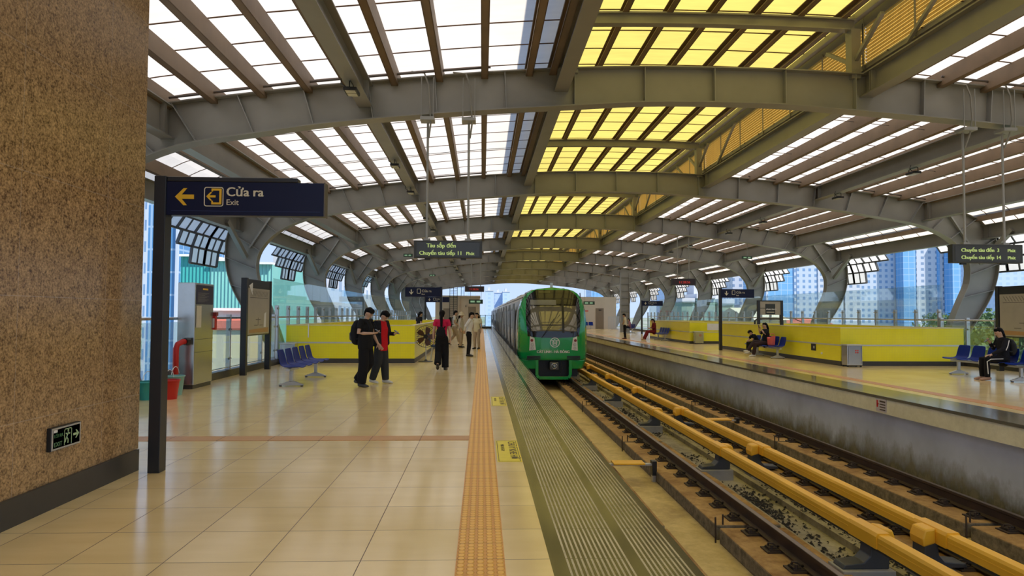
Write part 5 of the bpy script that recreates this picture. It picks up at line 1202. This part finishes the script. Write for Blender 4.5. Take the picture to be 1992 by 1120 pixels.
# 4 uniform man
r = D(-90); x, y = -.47, 24.85
J = stand(chest=(0, .05, 1.24), neck=(0, .05, 1.42), head=(0, .10, 1.55), look=(.1, 1, -.15), shL=(-.18, .04, 1.375), shR=(.18, .04, 1.375), elL=(-.22, -.12, 1.14), wrL=(-.10, -.16, .95), elR=(.22, -.12, 1.14), wrR=(.08, -.18, .93), hdR=(-.6, 0, -.6), hdL=(.6, 0, -.6))
person(x, y, r, 'station guard in white shirt and black trousers standing by the orange line', J, WSH, BTR, SHB, .95, 1.75, legw=1.1, hem=.10, torso=.98, vox=.01)
# 5 student walking
r = D(-85); x, y = -1.32, 33.0
J = stand(knR=(.09, .16, .52), anR=(.09, .26, .10), toR=(.10, .42, .06), knL=(-.09, .02, .50), anL=(-.1, -.26, .17), toL=(-.1, -.15, .06), head=(0, .06, 1.56), elR=(.22, .0, 1.12), wrR=(.18, .18, .98))
person(x, y, r, 'student in white shirt and beige trousers walking with a backpack', J, WSH, BEI, SHB, 1.0, .6, legw=1.0, hem=.08, vox=.011, bare=.25)
backpack(x, y, r, (0, -.2, 1.13), 'black backpack of the walking student in the white shirt', BTR, .3, .42, .18)
# 6 person in cream shirt behind guard
person(-.22, 30.0, D(150), 'person in cream shirt and pale trousers behind the station guard', stand(), CRM, BEI, SHB, .93, .7, hair='long', vox=.012)
person(-.95, 31.4, D(-100), 'person in straw coloured hat and pale clothes between student and guard', stand(), WTR, BEI, SHB, .93, 1.6, hair='bob', vox=.012)
tag(MB().lathe([(.21, 1.55), (.12, 1.60), (.095, 1.61), (.09, 1.70), (.03, 1.72), (.002, 1.72)], (-.935, 31.39, -.10), 16).build('sun_hat', mat('straw hat', (.62, .52, .34), .8), None, True), 'pale sun hat on the head of the person beside the walking student', 'hat')
# 7 behind the counter
person(-2.75, 30.4, D(-60), 'dark haired person in navy top standing behind the near yellow parapet', stand(head=(0, .07, 1.55), look=(0, 1, -.3)), NAVC, BTR, SHB, .97, .6, hair='bob', vox=.012)
# 8 guard on the far platform
J = stand(head=(0, .06, 1.56), elL=(-.22, .03, 1.13), wrL=(-.08, .17, 1.0), elR=(.22, .03, 1.13), wrR=(.08, .17, 1.0), hdR=(-.8, .4, 0), hdL=(.8, .4, 0), look=(-.2, 1, -.1))
person(9.02, 43.2, D(70), 'guard in cream shirt and black trousers standing on the far platform edge', J, CRM, BTR, SHR, .95, .6, hem=.06, vox=.011)
# 9 seated person far
person(12.35, 57.2, D(80), 'seated person in pink patterned top and dark trousers, far down the far platform', sit(look=(0, 1, -.4), head=(0, .1, 1.17)), PAT, BTR, SHW, .95, .6, hair='bob', vox=.013)
bench(12.35, 56.0, 4, -1, 'row of blue seats under the seated person in pink patterned top')
# 10 woman in red dress
person(10.52, 41.75, D(95), 'seated woman in long dark red dress looking at her phone', sit(look=(0, 1, -.5), head=(0, .10, 1.17), knL=(-.09, .42, .5), knR=(.09, .45, .5), anL=(-.1, .6, .085), anR=(.08, .62, .085), toL=(-.1, .75, .03), toR=(.08, .77, .03)), MAR, MAR, SHT, 1.0, 1.8, hair='bob', vox=.012, dress=True)
phone(10.52, 41.75, D(95), (0, .36, .80), 'phone of the woman in the dark red dress')
# 11 mother and child
J = sit(look=(0, 1, -.15), chest=(0, -.02, .86), neck=(0, .0, 1.04), head=(0, .04, 1.18), elR=(.22, .13, .86), wrR=(.10, .22, 1.05), hdR=(-.2, .3, 1), hnR=(0, -1, .2), elL=(-.22, .13, .86), wrL=(-.10, .22, 1.03), hdL=(.2, .3, 1), hnL=(0, -1, .2),
        knR=(.02, .46, .57), anR=(-.02, .72, .24), toR=(-.02, .86, .22), knL=(-.10, .45, .49), anL=(-.08, .52, .085), toL=(-.09, .68, .03))
person(10.50, 25.12, D(92), 'mother in dark clothes and white shoes holding up a phone on the far bench', J, NAVC, mat('dark maroon trousers', (.03, .012, .014), .8), SHW, .97, .9, hair='long', vox=.009)
phone(10.50, 25.12, D(92), (0, .27, 1.14), 'phone held up by the mother on the far bench', .97, -1.2)
J = sit(chest=(0, .16, .80), neck=(0, .26, .92), head=(0, .36, 1.0), look=(0, .7, -.7), shL=(-.16, .22, .88), shR=(.16, .22, .88), elL=(-.2, .32, .68), elR=(.2, .32, .68), wrL=(-.08, .45, .62), wrR=(.08, .45, .62))
person(10.42, 25.68, D(92), 'child in black and white top leaning forward beside the mother', J, NAVC, BTR, SHW, .80, .8, vox=.011, z=.075)
e = empty('shoulder_bag', (10.50, 24.62, .44), 'coral pink bag on the blue seat beside the mother', 'bag'); m = MB().prism([(24.44, .44), (24.80, .44), (24.86, .74), (24.66, .70), (24.38, .80)], (10.42, 10.56), lambda a, b, t: (t, a, b))
m.build('bag_body', mat('coral bag', (.85, .16, .14), .6), e, bev=.03); MB().torus((10.53, 24.62, .78), .09, .01, 'y', 16, 6, 0, PI).build('bag_handle', mat('coral bag', (.85, .16, .14), .6), e)
# 13 girl on the far bench
J = sit(look=(.1, 1, -.5), chest=(0, .0, .86), neck=(0, .04, 1.04), head=(0, .10, 1.17), elR=(.22, .10, .76), wrR=(.08, .26, .92), hdR=(-.4, .7, .5), hnR=(0, -.6, 1), elL=(-.21, .14, .76), wrL=(-.12, .36, .62), hdL=(0, 1, -.1), hnL=(0, 0, -1))
def stripes(e):
    for q in (-1, 1): MB().tube([(q * .235, .0, .98), (q * .278, .06, .84), (q * .272, .10, .74)], .010, 6).build('sleeve_stripe', WHITE, e, world=False); MB().tube([(q * .19, .12, .53), (q * .185, .40, .52), (q * .165, .48, .46), (q * .165, .46, .16)], .010, 6).build('trouser_stripe', WHITE, e, world=False)
person(12.50, 16.05, D(84), 'girl in black tracksuit with white stripes and face mask on the far bench', J, NAVC, BTR, SHT, .98, 1.9, hair='pony', vox=.0085, extra=stripes)
phone(12.50, 16.05, D(84), (.03, .36, .97), 'phone in the raised hand of the girl in the tracksuit', .98)
backpack(12.50, 16.05, D(84), (0, -.19, .80), 'dark backpack on the back of the girl in the tracksuit', GRT, .28, .36, .14, .98)
# ================================================================ CITY OUTSIDE
def at(px, py, Y):      # a point seen at that spot of the photo, Y metres down the line
    d = fw + R_ * (px - 996) / 1340 - U_ * (py - 560) / 1340; return Vector((0, 0, 1.52)) + d * (Y / d.y)
def m_ground():
    s = NT('city ground'); s.col(s.mix(s.ramp(s.noise(.03, 5), .4, .6), (.10, .16, .07), (.34, .34, .31))); s.b.inputs['Roughness'].default_value = .9; return s.mat
tag(MB().box(-900, 900, -100, 2500, -9.4, -9).build('ground_city', m_ground()), 'green and grey city ground far below the viaduct', kind='structure')
def facade(name, wall, glassc, dx, dz, wx, wz_, ox=0.0):
    s = NT(name); x, y, z = s.pos(); n_ = s.n('ShaderNodeNewGeometry'); q = s.n('ShaderNodeSeparateXYZ'); s.link(n_.outputs['Normal'], q.inputs[0])
    fx = s.line(s.m('ADD', s.m('MULTIPLY', x, s.m('GREATER_THAN', s.m('ABSOLUTE', q.outputs[1]), .5)), s.m('MULTIPLY', y, s.m('GREATER_THAN', s.m('ABSOLUTE', q.outputs[0]), .5))), dx, wx, ox); fz = s.line(z, dz, wz_, .9)
    k = s.m('MULTIPLY', s.m('MULTIPLY', fx, fz), s.m('LESS_THAN', s.m('ABSOLUTE', q.outputs[2]), .5)); s.col(s.mix(k, s.mix(s.noise(.2), tuple(v * .93 for v in wall), wall), glassc))
    s.inp(s.b.inputs['Roughness'], s.m('SUBTRACT', .8, s.m('MULTIPLY', k, .55))); return s.mat
FW_ = facade('tower facade tinted with blue shade', (.54, .62, .74), (.20, .33, .54), 3.4, 3.2, 1.5, 1.6); FW2 = facade('apartment facade tinted with haze', (.60, .64, .72), (.24, .33, .48), 4.2, 3.3, 1.8, 1.6, 1)  # bluish shade and distant haze painted into these wall colours
FGL = facade('blue curtain wall', (.38, .56, .80), (.18, .42, .74), 3.2, 3.4, 2.9, 3.1); FHZ = facade('pale tower facade tinted with haze', (.50, .64, .86), (.42, .57, .82), 5.0, 3.4, 2.4, 1.8)  # FHZ: aerial haze painted into the pale blue wall and window colours
FOF = facade('deep blue curtain wall', (.30, .46, .66), (.08, .24, .48), 2.6, 3.4, 2.3, 3.1)
FSH = facade('shophouse facade', (.62, .63, .62), (.16, .22, .28), 2.6, 3.1, 1.4, 1.6)
def tower(x0, x1, ytop, Y, depth, label, m=FW_, strips=(), band=None, z0=-9, roof=None, name='apartment_tower'):
    a, b = at(x0, ytop, Y), at(x1, ytop, Y); zt = a.z; e = empty(name, (a.x, Y, z0), label, 'building')
    w = MB().box(a.x, b.x, Y, Y + depth, z0, zt).build('wall', m, e); L = b.x - a.x
    for f0, f1, mm in strips: MB().box(a.x + L * f0, a.x + L * f1, Y - .5, Y, z0, zt - .5).build('glass_strip', mm, w)
    MB().box(a.x, b.x, Y - .3, Y + depth + .3, zt, zt + .8).build('parapet', roof or mat('roof edge', (.55, .58, .62), .8), e)
    MB().box(a.x + L * .3, a.x + L * .6, Y + depth * .3, Y + depth * .6, zt + .8, zt + 3.5).build('roof_house', mat('roof edge', (.55, .58, .62), .8), e)
    return e, a, b
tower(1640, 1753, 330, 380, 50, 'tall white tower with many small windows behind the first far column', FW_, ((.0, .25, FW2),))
tower(1754, 1778, 330, 372, 7, 'narrow blue glass shaft between two white towers', FGL)
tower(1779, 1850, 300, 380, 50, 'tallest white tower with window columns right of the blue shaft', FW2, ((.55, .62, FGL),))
tower(1851, 1867, 430, 372, 7, 'thin blue glass edge of the tallest white tower', FGL)
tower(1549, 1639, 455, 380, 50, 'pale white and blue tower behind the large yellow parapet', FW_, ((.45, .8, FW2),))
tower(1489, 1547, 490, 340, 30, 'blue glass tower behind the station name board', FGL, ((.0, .06, FW_), (.94, 1, FW_)))
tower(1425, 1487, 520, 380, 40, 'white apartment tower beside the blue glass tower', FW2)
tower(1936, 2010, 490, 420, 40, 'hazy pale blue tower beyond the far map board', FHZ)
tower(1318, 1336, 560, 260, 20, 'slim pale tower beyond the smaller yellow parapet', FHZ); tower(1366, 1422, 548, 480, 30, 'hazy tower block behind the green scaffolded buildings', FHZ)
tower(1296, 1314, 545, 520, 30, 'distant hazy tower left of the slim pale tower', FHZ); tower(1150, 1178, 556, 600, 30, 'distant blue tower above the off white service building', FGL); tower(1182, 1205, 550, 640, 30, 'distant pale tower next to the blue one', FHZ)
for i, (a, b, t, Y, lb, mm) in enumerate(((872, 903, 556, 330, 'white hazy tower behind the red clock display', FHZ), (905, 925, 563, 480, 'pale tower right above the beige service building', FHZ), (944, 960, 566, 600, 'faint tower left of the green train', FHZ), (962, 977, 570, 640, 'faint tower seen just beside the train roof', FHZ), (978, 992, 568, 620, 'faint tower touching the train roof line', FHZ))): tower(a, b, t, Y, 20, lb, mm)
GRN = facade('green netted facade', (.30, .44, .38), (.18, .28, .27), 2.2, 2.8, 1.2, 1.4)
for a, b, t, Y, lb in ((1326, 1351, 588, 120, 'low green netted building, lowest of the three'), (1354, 1391, 580, 120, 'low green netted building in the middle of the three'), (1396, 1428, 590, 120, 'low green netted building beside the white tower')): tower(a, b, t, Y, 15, lb, GRN, name='low_building')
RT = mat('red tiled roof', (.40, .10, .06), .8, 0, .3, 3)
def shed(px0, px1, py0, Y, dz, dep, label, wm, rm):
    a, b = at(px0, py0, Y), at(px1, py0, Y); e = empty('low_house', (a.x, Y, -9), label, 'building'); MB().box(a.x, b.x, Y, Y + dep, -9, a.z).build('wall', wm, e)
    MB().prism([(Y - .4, a.z), (Y + dep + .4, a.z), (Y + dep / 2, a.z + dz)], (a.x - .3, b.x + .3), lambda p, q, t: (t, p, q)).build('roof', rm, e); return e
CRW = mat('cream house wall', (.60, .53, .40), .8)
shed(1535, 1575, 636, 110, 1.2, 12, 'low house with red roof behind the large yellow parapet', CRW, RT); shed(1578, 1625, 634, 125, 1.4, 12, 'red roofed house further behind the large yellow parapet', CRW, RT)
shed(1460, 1530, 622, 80, 1.5, 12, 'cream house with pale roof behind the station name board', CRW, mat('pale cream roof', (.62, .58, .42), .8))
shed(1842, 1880, 676, 120, 1.0, 14, 'white low building among trees below the far balustrade', FSH, mat('grey roof', (.4, .42, .45), .8)); shed(1888, 1950, 668, 170, 2.5, 30, 'long pale roofed building among trees below the far balustrade', CRW, mat('pale beige roof', (.62, .56, .46), .8))
# near platform side
tower(286, 351, 385, 105, 18, 'blue glass building beside the black signpost', FOF, ((.0, .06, FW_), (.42, .5, FW_), (.93, 1, FW_)), name='office_building'); tower(354, 392, 462, 150, 18, 'white apartment block above the teal shed', FW2)
s_ = NT('teal corrugated sheet'); x_, y_, z_ = s_.pos(); w_ = s_.m('SINE', s_.m('MULTIPLY', x_, 26.0)); s_.col(s_.mix(s_.noise(.4, 4), (.03, .36, .36), (.07, .46, .43))); s_.b.inputs['Roughness'].default_value = .5; s_.bump(w_, .8, .05); TEALW = s_.mat
s_ = NT('pale green corrugated sheet'); x_, y_, z_ = s_.pos(); w_ = s_.m('SINE', s_.m('MULTIPLY', x_, 26.0)); s_.col(s_.mix(s_.noise(.4, 4), (.16, .52, .50), (.26, .60, .54))); s_.b.inputs['Roughness'].default_value = .5; s_.bump(w_, .8, .05); PGW = s_.mat
def slab(px0, px1, y0, y1, Y, dep, label, m, name='shed'):
    a, b = at(px0, y0, Y), at(px1, y1, Y); e = empty(name, (a.x, Y, b.z), label, 'building'); MB().box(a.x, b.x, Y, Y + dep, -9, a.z).build('wall', m, e)
    MB().box(a.x, b.x, Y - .3, Y + dep + .2, a.z, a.z + .15).build('roof_edge', WHITE, e); return e
slab(352, 406, 499, 600, 48, 12, 'dark teal corrugated shed behind the steel kiosk', TEALW); slab(409, 473, 508, 620, 48, 12, 'pale green corrugated shed beside the dark teal one', PGW); slab(476, 529, 514, 620, 48, 12, 'pale green shed wall seen through the first column gap', PGW)
e = slab(408, 480, 604, 620, 40, 4, 'white walled house with red tiled roof behind the balustrade', WHITE, 'low_house')
a, b = at(405, 618, 39.5), at(482, 642, 36); MB().box(a.x, b.x, 36, 39.6, b.z, b.z + .1).add([(a.x, 36, b.z), (b.x, 36, b.z), (b.x, 39.6, a.z), (a.x, 39.6, a.z)], [(0, 1, 2, 3)]).build('tiled_roof', RT, e); MB().box(a.x, b.x, 36.1, 39.6, -9, b.z).build('tan_wall', CRW, e)
tag(MB().box(-26, -9.5, 14, 35, -3.2, -3.0).build('flat_metal_roof', mat('pale teal metal roof', (.38, .60, .60), .5, 0, .1, .6)), 'pale teal flat roof below the near glass balustrade', 'roof')
tag(MB().box(-25, -10.5, 15, 34, -9, -3.2).build('hall_building', FSH), 'building under the pale teal flat roof', 'building')
rs = random.Random(4)
for i, (p0, p1, t, Y, m) in enumerate(((533, 556, 512, 75, FSH), (559, 573, 545, 75, FW2), (576, 594, 560, 75, GRN), (598, 622, 535, 75, FW2), (623, 655, 520, 100, FW_), (655, 700, 528, 120, FW2), (702, 740, 545, 150, FW_), (742, 790, 555, 190, FHZ))):
    e, a, b = tower(p0, p1, t, Y, 12, ('narrow white', 'small pale', 'green netted', 'stepped white', 'tall white', 'wide pale', 'distant white', 'hazy distant')[i] + ' town house seen between the near columns', m, name='town_house')
    if i < 5:
        for k in range(3): z = a.z - 1.6 - 3.1 * k; bl = MB().box(a.x + .3, b.x - .3, Y - 1.1, Y, z - .12, z).build('balcony', WHITE, e); MB().box(a.x + .3, b.x - .3, Y - 1.1, Y - 1.05, z, z + .9).build('balcony_rail', mat('blue grey rail', (.25, .32, .4), .6), bl)
e = empty('water_tank', at(566, 540, 78), 'blue plastic water tank on a town house roof', 'water tank'); p = at(566, 540, 78); MB().lathe([(.5, 0), (.55, .1), (.55, .95), (.4, 1.15), (.1, 1.2)], (p.x, p.y, p.z + .6), 16).build('tank', mat('blue tank', (.05, .18, .6), .4), e, True); MB().box(p.x - .6, p.x + .6, p.y - .6, p.y + .6, p.z + .3, p.z + .6).build('tank_stand', ALU, e)
LEAF = mat('green foliage', (.10, .17, .055), .8, 0, .5, 1.5); BARK = mat('brown bark', (.12, .08, .05), .9)
def treeo(x, y, h, r, label, seed):
    q = random.Random(seed); e = empty('tree', (x, y, -9), label, 'tree', 'trees below the viaduct'); m = MB()
    cl = [(q.gauss(0, r * .4), q.gauss(0, r * .4), h - r * .6 + q.gauss(0, r * .3), r * q.uniform(.4, .6)) for _ in range(9)]
    for i in range(1500):
        cx, cy, cz, cr_ = cl[i % 9]; d = Vector((q.gauss(0, 1), q.gauss(0, 1), q.gauss(0, 1))).normalized() * cr_ * q.uniform(.75, 1.05); c = Vector((x + cx, y + cy, -9 + cz)) + d; s = q.uniform(.14, .28) * r / 3
        u = Vector((q.gauss(0, 1), q.gauss(0, 1), q.gauss(0, 1))).normalized() * s; v = u.cross(Vector((q.gauss(0, 1), q.gauss(0, 1), q.gauss(0, 1)))).normalized() * s * .7
        m.add([c - u, c + v, c + u, c - v], [(0, 1, 2, 3)])
    m.build('foliage', LEAF, e); MB().tube([(x, y, -9), (x + .2, y, -9 + h * .4), (x, y, -9 + h * .7)], [.35, .28, .15], 8).build('trunk', BARK, e)
tl = [(1850, 100), (1868, 112), (1890, 95), (1912, 105), (1935, 90), (1960, 100), (1985, 92), (1835, 140), (1875, 150), (1930, 145), (1980, 140), (1900, 60), (1945, 58), (1985, 55)]
for i, (px, Y) in enumerate(tl): p = at(px, 640, Y); treeo(p.x, p.y, 7 + (i * 37 % 5) * .6 + Y * .012, 3.2 + (i % 3) * .7, 'leafy tree below the far balustrade, %s of the row' % (ordn + ['thirteenth', 'fourteenth'])[i], i)
